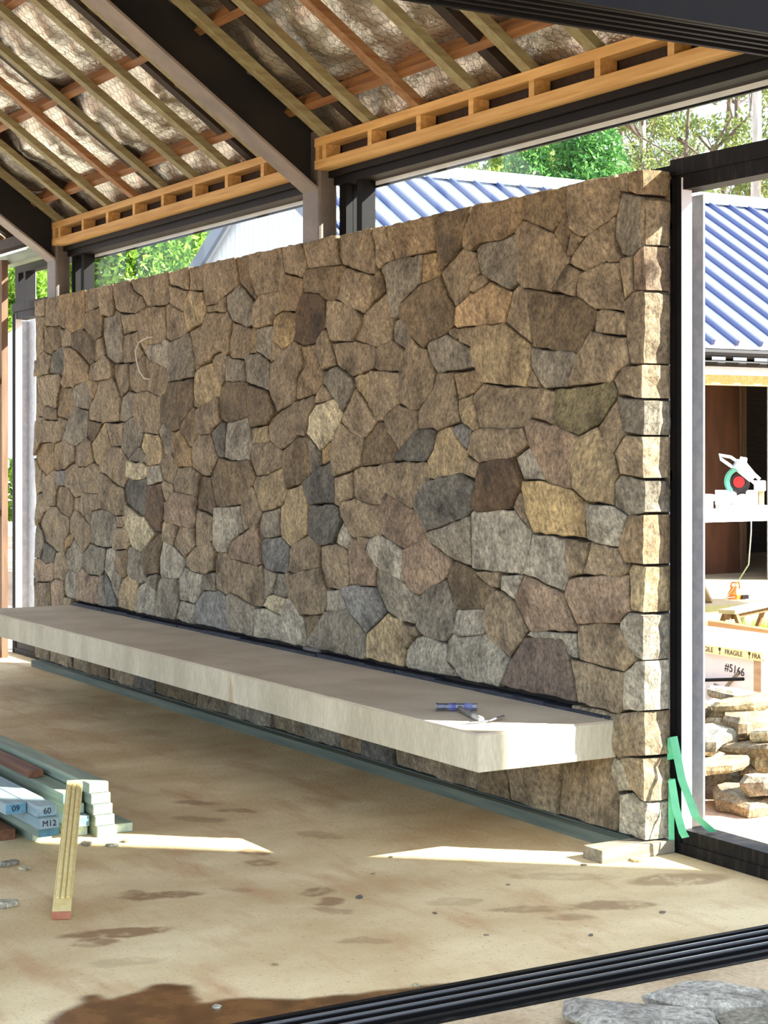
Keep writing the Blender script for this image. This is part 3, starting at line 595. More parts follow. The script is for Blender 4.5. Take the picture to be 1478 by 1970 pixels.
n. -1203,3 -1240,400 -1259,437 -1541,429 -1536,104 -1557,3
n. -1547,429 -1933,429 -1976,136 -1946,6 -1563,3 -1536,104
k. -2293,437 -2285,3 -1947,2 -1976,136 -1939,429
r. -2304,440 -2496,440 -2510,422 -2525,3 -2304,0 -2282,18 -2288,360
g. -2507,437 -2829,437 -2873,232 -2912,144 -2901,3 -2531,3 -2512,112
n. -2835,437 -3285,437 -3293,3 -2907,3 -2912,144 -2873,232
g. -3861,3 -3299,3 -3291,437 -3853,437
n. -3859,437 -4253,437 -4256,112 -4284,2 -3867,3
d. -4259,437 -4949,437 -4941,3 -4290,2 -4264,48 -4256,112
k. -4955,437 -5157,437 -5193,264 -5256,136 -5261,3 -4947,3
n. -5163,437 -5613,437 -5648,256 -5712,120 -5709,3 -5267,3 -5256,136 -5193,264
d. -5619,437 -6093,437 -6093,3 -5715,3 -5712,120 -5648,256
n. -6099,3 -6099,437 -6413,437 -6389,3
n. -6885,3 -6395,3 -6392,168 -6419,437 -6448,432 -6458,298 -6877,269
n. -7197,3 -6891,3 -6883,269 -7096,272 -7194,234
rq -19,2587 -19,2693 -109,2693 -109,2611
n. -115,2611 -115,2693 -189,2693 -170,2622
nq -32,2584 -40,2432 -22,2387 -16,2568
pq -24,2383 -85,2350 -88,2208 -16,2208
nq -24,1912 -16,2192 -32,2208 -88,2208 -152,2168 -136,2033 -101,1915
nq -19,1771 -24,1912 -152,1904 -213,1854 -176,1792
gq -19,1627 -19,1765 -186,1786 -138,1638
nq -19,1451 -19,1621 -133,1630 -205,1558 -173,1467
gq -19,1315 -19,1445 -168,1464 -205,1438 -205,1330 -118,1299
rq -19,1309 -104,1304 -125,1286 -176,1160 -133,1106 -19,1107
yq -24,912 -16,1096 -101,1102 -120,1080 -104,920
nq -27,722 -16,904 -109,910 -170,866 -173,842 -98,750
wq -19,724 -61,718 -149,662 -149,507 -19,523
nq -495,488 -493,443 -338,438 -181,306 -16,344 -24,520 -184,489
nq -19,155 -19,333 -157,317 -106,198
wq -189,3 -19,3 -19,149 -96,183 -178,162
"""
# ------------------------------------------------------------------ floor slab
FX0, FX1, FY0, FY1 = -8.4, 1.01, -4.2, 0.13
def inside(poly, x, y):
    r = np.zeros(x.shape, bool); n = len(poly)
    for i in range(n):
        (ax, ay), (bx, by) = poly[i], poly[(i + 1) % n]
        c = (ay > y) != (by > y)
        r ^= c & (x < (bx - ax) * (y - ay) / (by - ay + 1e-12) + ax)
    return r
def noise2(x, y, s, seed):
    return np.array([mnoise.fractal(Vector((a * s, b * s, seed)), 0.8, 2.0, 4) for a, b in zip(x.ravel(), y.ravel())]).reshape(x.shape)
NX, NY = 440, 240
gx = np.concatenate([np.linspace(FX0, -2.4, 90, endpoint=False), np.linspace(-2.4, FX1, NX - 90)])
gy = np.concatenate([np.linspace(FY0, -3.0, 16, endpoint=False), np.linspace(-3.0, FY1, NY - 16)])
GX, GY = np.meshgrid(gx, gy)
wob = noise2(GX, GY, 11.0, 3.1) * 0.022
WX, WY = GX + wob, GY + np.roll(wob, 7, 0)
puddle = [(0.80, -3.0), (0.77, -2.79), (0.7, -2.75), (0.64, -2.68), (0.6, -2.62), (0.55, -2.6), (0.54, -2.57), (0.56, -2.54), (0.62, -2.55), (0.59, -2.45),
          (0.58, -2.41), (0.54, -2.37), (0.57, -2.32), (0.61, -2.27), (0.67, -2.29), (0.76, -2.31), (0.79, -2.31), (0.79, -2.23), (0.82, -2.16), (0.87, -2.1),
          (0.91, -2.02), (0.94, -1.86), (0.97, -1.72), (1.0, -1.58), (1.2, -1.6), (1.2, -3.0)]
wet = inside(puddle, GX + wob * 0.5, GY + np.roll(wob, 7, 0) * 0.5).astype(float)
for _ in range(2): wet = (np.roll(wet, 1, 0) + np.roll(wet, -1, 0) + np.roll(wet, 1, 1) + np.roll(wet, -1, 1) + 2 * wet) / 6
stain = np.zeros(GX.shape)
# damp boot prints: centre, half length, half width, heading, strength
for (cx, cy, a, b, ang, s) in [(-0.42, -1.92, 0.15, 0.05, 1.25, .85), (-0.50, -2.0, .05, .045, 1.2, .7), (-0.04, -2.25, 0.19, 0.055, 1.3, .9), (0.03, -2.36, .07, .05, 1.3, .8),
                               (-0.17, -1.41, .055, .07, 0.3, .8), (-0.02, -1.44, .05, .06, .4, .8), (0.08, -1.49, .08, .04, .6, .5), (0.47, -1.58, .1, .04, 1.0, .45),
                               (0.43, -0.88, .16, .045, 1.1, .55), (0.53, -0.59, .16, .06, 1.1, .7), (0.58, -0.83, .09, .04, 1.0, .5), (0.36, -0.15, .2, .09, 1.3, .6),
                               (-0.86, -1.33, .08, .05, .6, .8), (-0.68, -1.38, .06, .05, .6, .7), (-1.88, -1.11, .12, .05, .8, .6), (-1.63, -1.03, .1, .05, .9, .6), (-1.55, -1.25, .13, .05, .7, .5),
                               (0.29, -2.35, .12, .05, 1.2, .3), (-1.0, -0.95, .12, .06, .5, .4), (0.2, -1.05, .1, .05, 1.2, .3), (0.10, -0.5, .2, .06, 1.0, .3), (-0.35, -1.65, .06, .03, .9, .4)]:
    ca, sa = math.cos(ang), math.sin(ang)
    u = ((WX - cx) * ca + (WY - cy) * sa) / a; v = (-(WX - cx) * sa + (WY - cy) * ca) / b
    d = np.sqrt(u * u + v * v)
    stain = np.maximum(stain, s * np.clip((1.15 - d) / 0.3, 0, 1))
V = np.stack([GX, GY, np.full(GX.shape, FZ)], -1).reshape(-1, 3)
h, w_ = GX.shape
F_ = [(j * w_ + i, j * w_ + i + 1, (j + 1) * w_ + i + 1, (j + 1) * w_ + i) for j in range(h - 1) for i in range(w_ - 1)]
me = bpy.data.meshes.new('floor'); me.from_pydata(V.tolist(), [], F_)
for nm_, arr in (('wet', wet), ('stain', stain)):
    at_ = me.attributes.new(nm_, 'FLOAT', 'POINT'); at_.data.foreach_set('value', arr.ravel().astype(np.float32))
fm = bpy.data.materials.new('dusty_slab'); fm.use_nodes = True
t = fm.node_tree; N = t.nodes; L = t.links; bs = N['Principled BSDF']
tc = N.new('ShaderNodeTexCoord')
def nz(sc, det=6, st=(1, 1, 1), ro=0.6):
    mp = N.new('ShaderNodeMapping'); mp.inputs['Scale'].default_value = st; L.new(tc.outputs['Object'], mp.inputs['Vector'])
    n = N.new('ShaderNodeTexNoise'); n.inputs['Scale'].default_value = sc; n.inputs['Detail'].default_value = det; n.inputs['Roughness'].default_value = ro
    L.new(mp.outputs[0], n.inputs['Vector']); return n.outputs['Fac']
def mixc(f, a, b):
    q = N.new('ShaderNodeMix'); q.data_type = 'RGBA'
    if isinstance(f, float): q.inputs[0].default_value = f
    else: L.new(f, q.inputs[0])
    for i, c in ((6, a), (7, b)):
        if isinstance(c, tuple): q.inputs[i].default_value = c
        else: L.new(c, q.inputs[i])
    return q.outputs[2]
def ramp(f, a, b):
    q = N.new('ShaderNodeMapRange'); q.inputs[1].default_value = a; q.inputs[2].default_value = b; L.new(f, q.inputs[0]); return q.outputs[0]
def mth(op, a, b):
    q = N.new('ShaderNodeMath'); q.operation = op
    for i, c in ((0, a), (1, b)):
        if isinstance(c, (int, float)): q.inputs[i].default_value = c
        else: L.new(c, q.inputs[i])
    return q.outputs[0]
c = mixc(ramp(nz(1.6, 6, (1, 0.6, 1)), 0.38, 0.64), srgb(192, 166, 120), srgb(224, 204, 160))
c = mixc(ramp(nz(3.2, 7, (0.5, 1.6, 1)), 0.52, 0.74), c, srgb(184, 146, 102))
c = mixc(mth('MULTIPLY', ramp(nz(55, 4), 0.60, 0.72), 0.6), c, srgb(120, 92, 62))
c = mixc(mth('MULTIPLY', ramp(nz(160, 3), 0.5, 0.75), 0.35), c, srgb(140, 112, 80))
a1 = N.new('ShaderNodeAttribute'); a1.attribute_name = 'stain'
a2 = N.new('ShaderNodeAttribute'); a2.attribute_name = 'wet'
c = mixc(mth('MULTIPLY', a1.outputs['Fac'], ramp(nz(14, 4), 0.25, 0.5)), c, srgb(134, 100, 62))
wetcol = mixc(ramp(nz(7, 5), 0.4, 0.6), srgb(86, 54, 28), srgb(118, 80, 44))
c = mixc(a2.outputs['Fac'], c, wetcol)
L.new(c, bs.inputs['Base Color'])
rg = N.new('ShaderNodeMapRange'); rg.inputs[3].default_value = 0.88; rg.inputs[4].default_value = 0.2; L.new(a2.outputs['Fac'], rg.inputs[0])
L.new(rg.outputs[0], bs.inputs['Roughness'])
bp = N.new('ShaderNodeBump'); bp.inputs['Distance'].default_value = 0.006
st = N.new('ShaderNodeMapRange'); st.inputs[3].default_value = 0.5; st.inputs[4].default_value = 0.05; L.new(a2.outputs['Fac'], st.inputs[0]); L.new(st.outputs[0], bp.inputs['Strength'])
L.new(nz(48, 6), bp.inputs['Height']); L.new(bp.outputs[0], bs.inputs['Normal'])
me.materials.append(fm)
fl_o = bpy.data.objects.new('floor', me); COL.objects.link(fl_o)
tag(fl_o, 'concrete slab floor dusted with sandy dirt, boot prints and a wet patch', 'floor', kind='structure')
M_SLAB = mat('slab_edge', srgb(170, 150, 120), srgb(196, 176, 144), scale=2.2, rough=0.9, bump=0.35, bscale=45, speck=0.12, sscale=60, c3=srgb(156, 128, 94))
sl = MB().box(FX0, FX1, FY0, FY1, FZ - 0.3, FZ - 0.002); sl.box(FX0, 1.24, -9, FY0, FZ - 0.3, FZ); sl.box(FX1, 1.24, FY0, FY1 + 0.12, FZ - 0.3, FZ - 0.05)
sl.box(FX0, FX1, FY1, FY1 + 0.12, FZ - 0.3, FZ - 0.002)
sl.build('slab_body', M_SLAB, fl_o)
M_APRON = mat('apron_dirt', srgb(166, 142, 108), srgb(198, 176, 142), scale=3, rough=0.95, bump=0.6, bscale=30, speck=0.2, sscale=50, c3=srgb(142, 112, 80))
ap = MB().box(1.24, 9.5, -9, 0.2, FZ - 0.4, FZ - 0.015).build('apron', M_APRON)
tag(ap, 'trodden sandy ground outside the sliding door track', 'ground', kind='structure')

# outside ground
M_GROUND = mat('red_dirt', srgb(184, 146, 118), srgb(202, 170, 138), scale=1.2, rough=0.95, bump=0.6, bscale=25, speck=0.22, sscale=40, c3=srgb(196, 176, 140))
GZ = -0.2
gm = MB().box(-120, 120, -80, 160, GZ - 0.5, GZ).build('ground', M_GROUND)
tag(gm, 'reddish bare earth around the building site', 'ground', kind='structure')

M_PALE = mat('pale_concrete', srgb(222, 214, 194), srgb(234, 228, 210), scale=2, rough=0.85, bump=0.2, bscale=40)
fa = MB().box(-17, FX0, -9, 1.6, GZ - 0.1, FZ - 0.03).build('far_apron', M_PALE)
tag(fa, 'pale sunlit concrete apron beyond the far end of the room', 'ground', kind='structure')

# ------------------------------------------------------------------ stone wall
core = MB().box(-7.17, -0.05, 0.05, 0.15, 0.0, 2.66)
wall = core.build('wall_back', M_MORTAR)
tag(wall, 'long feature wall of irregular brown and grey split stones', 'wall', kind='structure')

def poly_area(p):
    return 0.5 * sum(p[i][0] * p[(i + 1) % len(p)][1] - p[(i + 1) % len(p)][0] * p[i][1] for i in range(len(p)))
def offset_poly(p, d):
    n = len(p); out = []
    for i in range(n):
        a = Vector(p[i - 1]); b = Vector(p[i]); c = Vector(p[(i + 1) % n])
        e1 = (b - a).normalized(); e2 = (c - b).normalized()
        n1 = Vector((-e1.y, e1.x)); n2 = Vector((-e2.y, e2.x))
        m = (n1 + n2); l = m.length
        m = m / l if l > 0.2 else n1
        k = min(1.7, 1 / max(0.4, m.dot(n1)))
        out.append(tuple(b + m * d * k))
    return out
def refine(p, step, jit, rnd, lock=None):
    out = []
    for i in range(len(p)):
        a = Vector(p[i]); b = Vector(p[(i + 1) % len(p)]); L_ = (b - a).length
        k = max(1, int(L_ / step + 0.5))
        for j in range(k):
            q = a.lerp(b, j / k)
            if not (lock and lock(q)):
                s = 0.6 if j == 0 else 1.0
                q = q + Vector((rnd.uniform(-jit, jit), rnd.uniform(-jit, jit))) * s
            out.append((q.x, q.y))
    return out
def stone_mesh(mb, poly, quoin, rnd):
    if poly_area(poly) < 0: poly = poly[::-1]
    XE = -0.02
    p = offset_poly(poly, 0.0018)
    p = refine(p, 0.045, 0.0045, rnd)
    n = len(p)
    c = Vector((sum(q[0] for q in p) / n, sum(q[1] for q in p) / n))
    size = math.sqrt(abs(poly_area(poly)))
    proud = rnd.uniform(0.0, 0.018); pil = min(0.009, 0.03 * size) * rnd.uniform(0.2, 1.3)
    tx, tz = rnd.uniform(-0.04, 0.04), rnd.uniform(-0.04, 0.04)
    sx = rnd.uniform(0, 100)
    def yf(q, depth, amp):
        r = mnoise.fractal(Vector((q[0] * 9 + sx, q[1] * 9, sx)), 0.9, 2.0, 3) * amp
        return -proud + depth + tx * (q[0] - c.x) + tz * (q[1] - c.y) + r
    ring1 = offset_poly(p, min(0.005, 0.04 * size))
    s2 = lambda q, k: (c.x + (q[0] - c.x) * k, c.y + (q[1] - c.y) * k)
    back = 0.15 if quoin else 0.075
    rings = []
    rings.append([(q[0], back, q[1]) for q in p])
    rings.append([(q[0], max(-0.03, yf(q, 0.006, 0.003)), q[1]) for q in p])
    rings.append([(q[0], yf(q, 0.0, 0.006), q[1]) for q in ring1])
    r3 = [s2(q, 0.78) for q in ring1]; rings.append([(q[0], yf(q, -pil * 0.7, 0.009), q[1]) for q in r3])
    r4 = [s2(q, 0.42) for q in ring1]; rings.append([(q[0], yf(q, -pil, 0.011), q[1]) for q in r4])
    if quoin:      # the end of the corner stones bulges out and its arris is rounded
        for k, rg_ in enumerate(rings):
            for i, (x, y, z) in enumerate(rg_):
                if k in (0,) and x > XE - 0.03:
                    rg_[i] = (x - 0.012, y, z)
                if k == 2 and x > XE - 0.04:
                    rg_[i] = (x - 0.012, y - 0.0, z)
        mid = [(q[0] + (0.012 + rnd.uniform(-.006, .008) if q[0] > XE - 0.03 else 0), 0.06, q[1]) for q in p]
        mid2 = [(q[0] + (0.008 + rnd.uniform(-.006, .008) if q[0] > XE - 0.03 else 0), 0.115, q[1]) for q in p]
        rings.insert(1, mid2); rings.insert(2, mid)
    b0 = len(mb.v)
    for rg_ in rings: mb.v += rg_
    for k in range(len(rings) - 1):
        for i in range(n):
            j = (i + 1) % n
            mb.f.append((b0 + k * n + i, b0 + k * n + j, b0 + (k + 1) * n + j, b0 + (k + 1) * n + i))
    mb.v.append((c.x, yf((c.x, c.y), -pil, 0.006), c.y)); ci = len(mb.v) - 1
    k = len(rings) - 1
    for i in range(n):
        mb.f.append((b0 + k * n + i, b0 + k * n + (i + 1) % n, ci))

stones = []
for ln in STONES.strip().split('\n'):
    hd, rest = ln.split(' ', 1)
    stones.append((hd[0], hd[1] == 'q', [tuple(int(t) / 1000 for t in q.split(',')) for q in rest.split()]))
stones.sort(key=lambda s: -abs(poly_area(s[2])))
rnd = random.Random(5)
chips = MB()
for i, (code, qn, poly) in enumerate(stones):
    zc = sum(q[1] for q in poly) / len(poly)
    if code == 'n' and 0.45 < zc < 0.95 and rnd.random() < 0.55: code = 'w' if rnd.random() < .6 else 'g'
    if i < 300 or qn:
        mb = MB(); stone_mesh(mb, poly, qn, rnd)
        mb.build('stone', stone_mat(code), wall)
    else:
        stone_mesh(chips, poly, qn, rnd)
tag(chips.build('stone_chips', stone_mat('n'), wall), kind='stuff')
# small stones at the back of the wall end
for z0, z1, code in ((0.0, 0.145, 'w'), (1.42, 1.50, 'n'), (2.44, 2.5, 'n'), (2.54, 2.66, 'r')):
    mb = MB(); mb.prism([(-0.02 + 0.004, z0 + .004), (0.0, z0 + .02), (0.002, z1 - .02), (-0.016, z1 - .004), (-.08, z1), (-.08, z0)], 'y', 0.128, 0.16)
    mb.build('stone', stone_mat(code), wall, bevel=0.006)

# timber packer along the foot of the wall and the offcut under its corner
bp_ = thing('base_timber', (-3.5, -0.03, FZ), 'long green treated timber packer along the foot of the stone wall', 'timber')
MB().box(-7.15, -0.12, -0.055, -0.002, FZ, -0.006).build('packer', M_BASEPLATE, bp_, bevel=0.002)
MB().box(-7.15, -0.12, 0.005, 0.14, FZ, -0.003).build('bearer', M_BASEPLATE, bp_)
ob = MB().box(-0.108, 0.016, -0.245, 0.125, FZ, -0.004).build('timber_offcut', M_GREYTIMBER, bevel=0.004)
tag(ob, 'short grey timber offcut lying under the corner of the stone wall', 'timber')

# ------------------------------------------------------------------ concrete bench
be = thing('concrete_bench', (-3.3, -0.34, 0.308), 'long floating concrete bench slab cantilevered from the stone wall', 'bench')
MB().box(-6.42, -0.204, -0.68, 0.0, 0.308, 0.452).build('slab', M_CONC, be, bevel=0.003)
MB().box(-6.417, -0.207, -0.677, 0.0, 0.4521, 0.46).build('top_face', M_CONCTOP, be)
M_MEMB = mat('black_membrane', srgb(34, 36, 44), srgb(62, 64, 72), scale=30, stretch=(0.4, 3, 3), rough=0.6, bump=0.3)
mbm = MB()
x = -6.38
while x < -0.24:
    L_ = rnd.uniform(.25, .6); x1 = min(-0.22, x + L_)
    mbm.box(x, x1 - 0.004, -0.016 + rnd.uniform(-.006, .004), 0.05, 0.4602, 0.4602 + rnd.uniform(.012, .022)); x = x1
mbm.build('membrane_strip', M_MEMB, be)

# ------------------------------------------------------------------ steel portal frames
def isec(mb, p0, p1, side, up, width, depth, tf=0.014, tw=0.009):
    p0 = Vector(p0); p1 = Vector(p1); up = Vector(up)
    mb.beam(p0, p1, side, width, tf, up)
    mb.beam(p0 + up * tf, p1 + up * tf, side, tw, depth - 2 * tf, up)
    mb.beam(p0 + up * (depth - tf), p1 + up * (depth - tf), side, width, tf, up)
RU = Vector((0, SP, CP))          # normal of the roof slope facing the wall side
YR, RIDGE_Y = 0.03, -3.75
def rp_(x, y, off):               # point on the slope: off = distance above rafter underside
    return Vector((x, y, 2.968 - 0.71 * (y - 0.03))) + RU * off
for i, xf in enumerate((-6.95, -2.9, 1.12)):
    lab_ = ['steel portal frame at the far end of the stone wall', 'steel portal frame rising behind the middle of the stone wall', 'steel portal frame over the sliding door opening'][i]
    fr = thing('steel_portal_frame', (xf, YR, FZ), lab_, 'steel frame', 'steel portal frames')
    cm = MB(); z0 = FZ if xf > 0 else 0.0
    cm.box(xf - 0.0975, xf + 0.0975, YR, YR + 0.115, z0, 3.295)
    cm.build('column', M_STEEL, fr, bevel=0.014)
    MB().box(xf - 0.0975, xf + 0.0975, YR, YR + 0.115, 3.295, 3.307).build('cap_plate', M_STEELDARK, fr)
    rm = MB(); D = 0.29
    a = rp_(xf, YR, 0); b = rp_(xf, RIDGE_Y, 0)
    # web and upper flange dark, lower flange grey primed
    rm.beam(a + RU * .014, b + RU * .014, (1, 0, 0), 0.01, D - .028, RU)
    rm.beam(a + RU * (D - .014), b + RU * (D - .014), (1, 0, 0), 0.17, 0.014, RU)
    rm.hexa([(xf + .004, YR - 0.3, a.z + .02), (xf + .07, YR - 0.3, a.z + .02), (xf + .07, YR, a.z - .2), (xf + .004, YR, a.z - .2), (xf + .004, YR - .3, a.z + .02), (xf + .07, YR - .3, a.z + .02), (xf + .07, YR, a.z + .02), (xf + .004, YR, a.z + .02)]) if False else None
    rm.build('rafter', M_STEELDARK, fr)
    MB().beam(a, b, (1, 0, 0), 0.17, 0.014, RU).build('lower_flange', M_FLANGE, fr)
    mb = MB(); n_ = Vector((0, -SP, CP))
    c0 = Vector((xf, 2 * RIDGE_Y - YR, a.z)); isec(mb, c0, b, (1, 0, 0), n_, 0.17, D); mb.build('rafter', M_STEELDARK, fr)
    mb = MB(); isec(mb, (xf, 2 * RIDGE_Y - YR - .155, FZ), (xf, 2 * RIDGE_Y - YR - .155, 3.3), (1, 0, 0), (0, 1, 0), 0.18, 0.155); mb.build('column', M_STEEL, fr)

# ------------------------------------------------------------------ roof: battens, purlins, foil blanket, wire netting
RX0, RX1 = -9.6, 1.26
def sl_pt(x, y, off):             # slope plane through the batten undersides
    return Vector((x, y, 3.237 - 0.71 * y)) + RU * off
BT, BWD = 0.042, 0.07
PUR = 0.09
foilz = lambda y, ph: None
ny, nx_ = 260, 560
ys = np.linspace(0.16, RIDGE_Y, 150); xs = np.linspace(RX0, RX1, 420)
XX, YY = np.meshgrid(xs, ys)
PUR_Y = [-0.14 - 0.53 * k for k in range(7)]
dpur = np.min(np.abs(YY[..., None] - np.array(PUR_Y)[None, None]), -1)
sag = 0.075 * (1 - np.clip(1 - dpur / 0.265, 0, 1) ** 2)
wr = np.array([mnoise.fractal(Vector((a * 2.2, b * 9, 1.3)), 0.7, 2.1, 5) for a, b in zip(XX.ravel(), YY.ravel())]).reshape(XX.shape)
off = BT + PUR + 0.02 - sag + wr * 0.028
FV = np.stack([XX, YY + SP * off, 3.237 - 0.71 * YY + CP * off], -1).reshape(-1, 3)
hh, ww = XX.shape
me = bpy.data.meshes.new('ceiling')
me.from_pydata(FV.tolist(), [], [(j * ww + i, j * ww + i + 1, (j + 1) * ww + i + 1, (j + 1) * ww + i) for j in range(hh - 1) for i in range(ww - 1)])
me.polygons.foreach_set('use_smooth', [True] * len(me.polygons))
M_FOIL = mat('foil_blanket', srgb(226, 220, 208), srgb(244, 238, 226), scale=3, rough=0.3, metal=0.9, bump=0.55, bscale=12, bdist=0.04)
me.materials.append(M_FOIL)
ceil = bpy.data.objects.new('ceiling', me); COL.objects.link(ceil)
tag(ceil, 'sloping roof underside of crumpled silver foil, battens and purlins', 'ceiling', kind='structure')
# netting under the foil (hexagons about 45 mm)
def off_at(x, y):
    i = min(ww - 1, max(0, int((x - RX0) / (RX1 - RX0) * (ww - 1)))); j = min(hh - 1, max(0, int((y - 0.16) / (RIDGE_Y - 0.16) * (hh - 1))))
    return off[j, i]
nv, nf = [], []
hx = 0.056; hy = 0.046
def strand(p, q):
    a, b = sl_pt(p[0], p[1], off_at(*p) - 0.006), sl_pt(q[0], q[1], off_at(*q) - 0.006)
    d = (b - a).normalized(); s = d.cross(RU).normalized() * 0.0008; u = RU * 0.0016
    n = len(nv); nv.extend([tuple(a - s), tuple(a + s), tuple(a - u), tuple(b - s), tuple(b + s), tuple(b - u)])
    nf.extend([(n, n + 2, n + 5, n + 3), (n + 1, n + 4, n + 5, n + 2), (n, n + 3, n + 4, n + 1)])
y = 0.05; row = 0
while y > -1.75:
    x = -8.4 + (row % 2) * hx / 2
    while x < 1.2:
        p0 = (x, y); p1 = (x + hx / 2, y - hy * CP * 0.35); p2 = (x + hx, y); p3 = (x + hx / 2, y - hy * CP)
        strand(p0, p1); strand(p1, p2); strand(p1, p3)
        x += hx
    y -= hy * CP; row += 1
me = bpy.data.meshes.new('wire_netting'); me.from_pydata(nv, [], nf)
me.materials.append(mat('netting_wire', srgb(70, 64, 56), rough=0.6, metal=0.3))
wn = bpy.data.objects.new('wire_netting', me); COL.objects.link(wn); adopt(wn, ceil); tag(wn, kind='stuff')
# battens (one shared mesh per timber)
def batten_mesh(m):
    mb = MB(); a = sl_pt(0, 0.02, 0); b = sl_pt(0, RIDGE_Y, 0)
    n = 0.0
    c = [a + Vector((-BWD / 2, 0, 0)), a + Vector((BWD / 2, 0, 0)), b + Vector((BWD / 2, 0, 0)), b + Vector((-BWD / 2, 0, 0))]
    t_ = RU * BT
    mb.hexa(c + [q + t_ for q in c]); return mb.mesh('batten', m)
bmA, bmB = batten_mesh(M_BATTEN), batten_mesh(M_BATTENRED)
BX = [0.57, 0.105, -0.367, -0.837, -1.306, -1.768, -2.24, -2.70, -3.10, -3.45, -3.917, -4.38, -4.86, -5.33, -5.80, -6.27, -6.745, -7.2, -7.65, -8.1, -8.55]
for i, x in enumerate(BX):
    o = bpy.data.objects.new('batten', bmB if i in (5, 13, 19) else bmA); COL.objects.link(o); o.location.x = x; adopt(o, ceil)
pmesh = None
for y in PUR_Y:
    if pmesh is None:
        mb = MB(); a = sl_pt(RX0 + .2, y, BT + .001); b = sl_pt(RX1 - .05, y, BT + .001)
        s = Vector((0, CP, -SP)); mb.beam(a, b, s, 0.045, PUR, RU); pmesh = mb.mesh('purlin', M_PURLIN); y00 = y
    o = bpy.data.objects.new('purlin', pmesh); COL.objects.link(o); o.location = (0, y - y00, -0.71 * (y - y00)); adopt(o, ceil)
for x in (-8.0, -6.35, -5.02, -3.68, -2.42, -1.05, 0.32):
    MB().beam(sl_pt(x, 0.05, BT + .002), sl_pt(x, RIDGE_Y, BT + .002), (1, 0, 0), 0.075, 0.14, RU).build('rafter', M_DARKTIMBER, ceil)
# roof sheeting above
M_SHEET = mat('roof_sheet', srgb(70, 74, 80), srgb(84, 88, 94), scale=3, rough=0.5, metal=0.3)
rs = MB(); rs.beam(sl_pt(RX0 / 2 + RX1 / 2, 0.10, 0.20), sl_pt(RX0 / 2 + RX1 / 2, RIDGE_Y - 0.12, 0.20), (1, 0, 0), RX1 - RX0, 0.05, RU)
rs.build('roof_sheet', M_SHEET, ceil)
rs = MB(); n_ = Vector((0, -SP, CP)); a = sl_pt((RX0 + RX1) / 2, RIDGE_Y, 0); b = Vector((a.x, 2 * RIDGE_Y - 0.1, 3.237))
rs.beam(a + n_ * 0.13, b + n_ * 0.13, (1, 0, 0), RX1 - RX0, 0.1, n_); rs.build('roof_sheet', M_SHEET, ceil)

# ------------------------------------------------------------------ pine ladder frames along the eave
SX = [0.98, 0.56, 0.139, -0.33, -0.80, -1.28, -1.74, -2.21, -2.69]
for nm_, xa, xb, studs in (('trim_1', -2.79, 1.0, SX + [-2.765]), ('trim_2', -6.84, -3.03, [-3.06, -3.42, -3.89, -4.35, -4.83, -5.30, -5.77, -6.23, -6.70, -6.815])):
    tr = thing(nm_, ((xa + xb) / 2, 0.045, 3.07), 'pine ladder framing above the ' + ('near' if nm_ == 'trim_1' else 'far') + ' clerestory window', 'timber frame', kind='structure')
    MB().box(xa, xb, -0.005, 0.09, 3.07, 3.117).build('rail', M_PINE, tr, bevel=0.002)
    MB().box(xa, xb, -0.005, 0.09, 3.19, 3.236).build('rail', M_PINE, tr, bevel=0.002)
    MB().box(xa, xb, 0.10, 0.115, 3.10, 3.236).build('backing_board', M_DARKTIMBER, tr)
    for x in studs:
        MB().box(x - 0.02, x + 0.02, 0.0, 0.088, 3.117, 3.19).build('stud', M_PINE, tr)
tr = thing('trim_3', (-7.6, 0.045, 3.0), 'pale green treated beam beyond the far steel frame', 'timber frame', kind='structure')
MB().box(-8.3, -7.05, -0.005, 0.09, 3.02, 3.1).build('rail', M_GREENPINE, tr)
MB().box(-8.3, -7.05, -0.005, 0.09, 3.15, 3.23).build('rail', M_DARKTIMBER, tr)

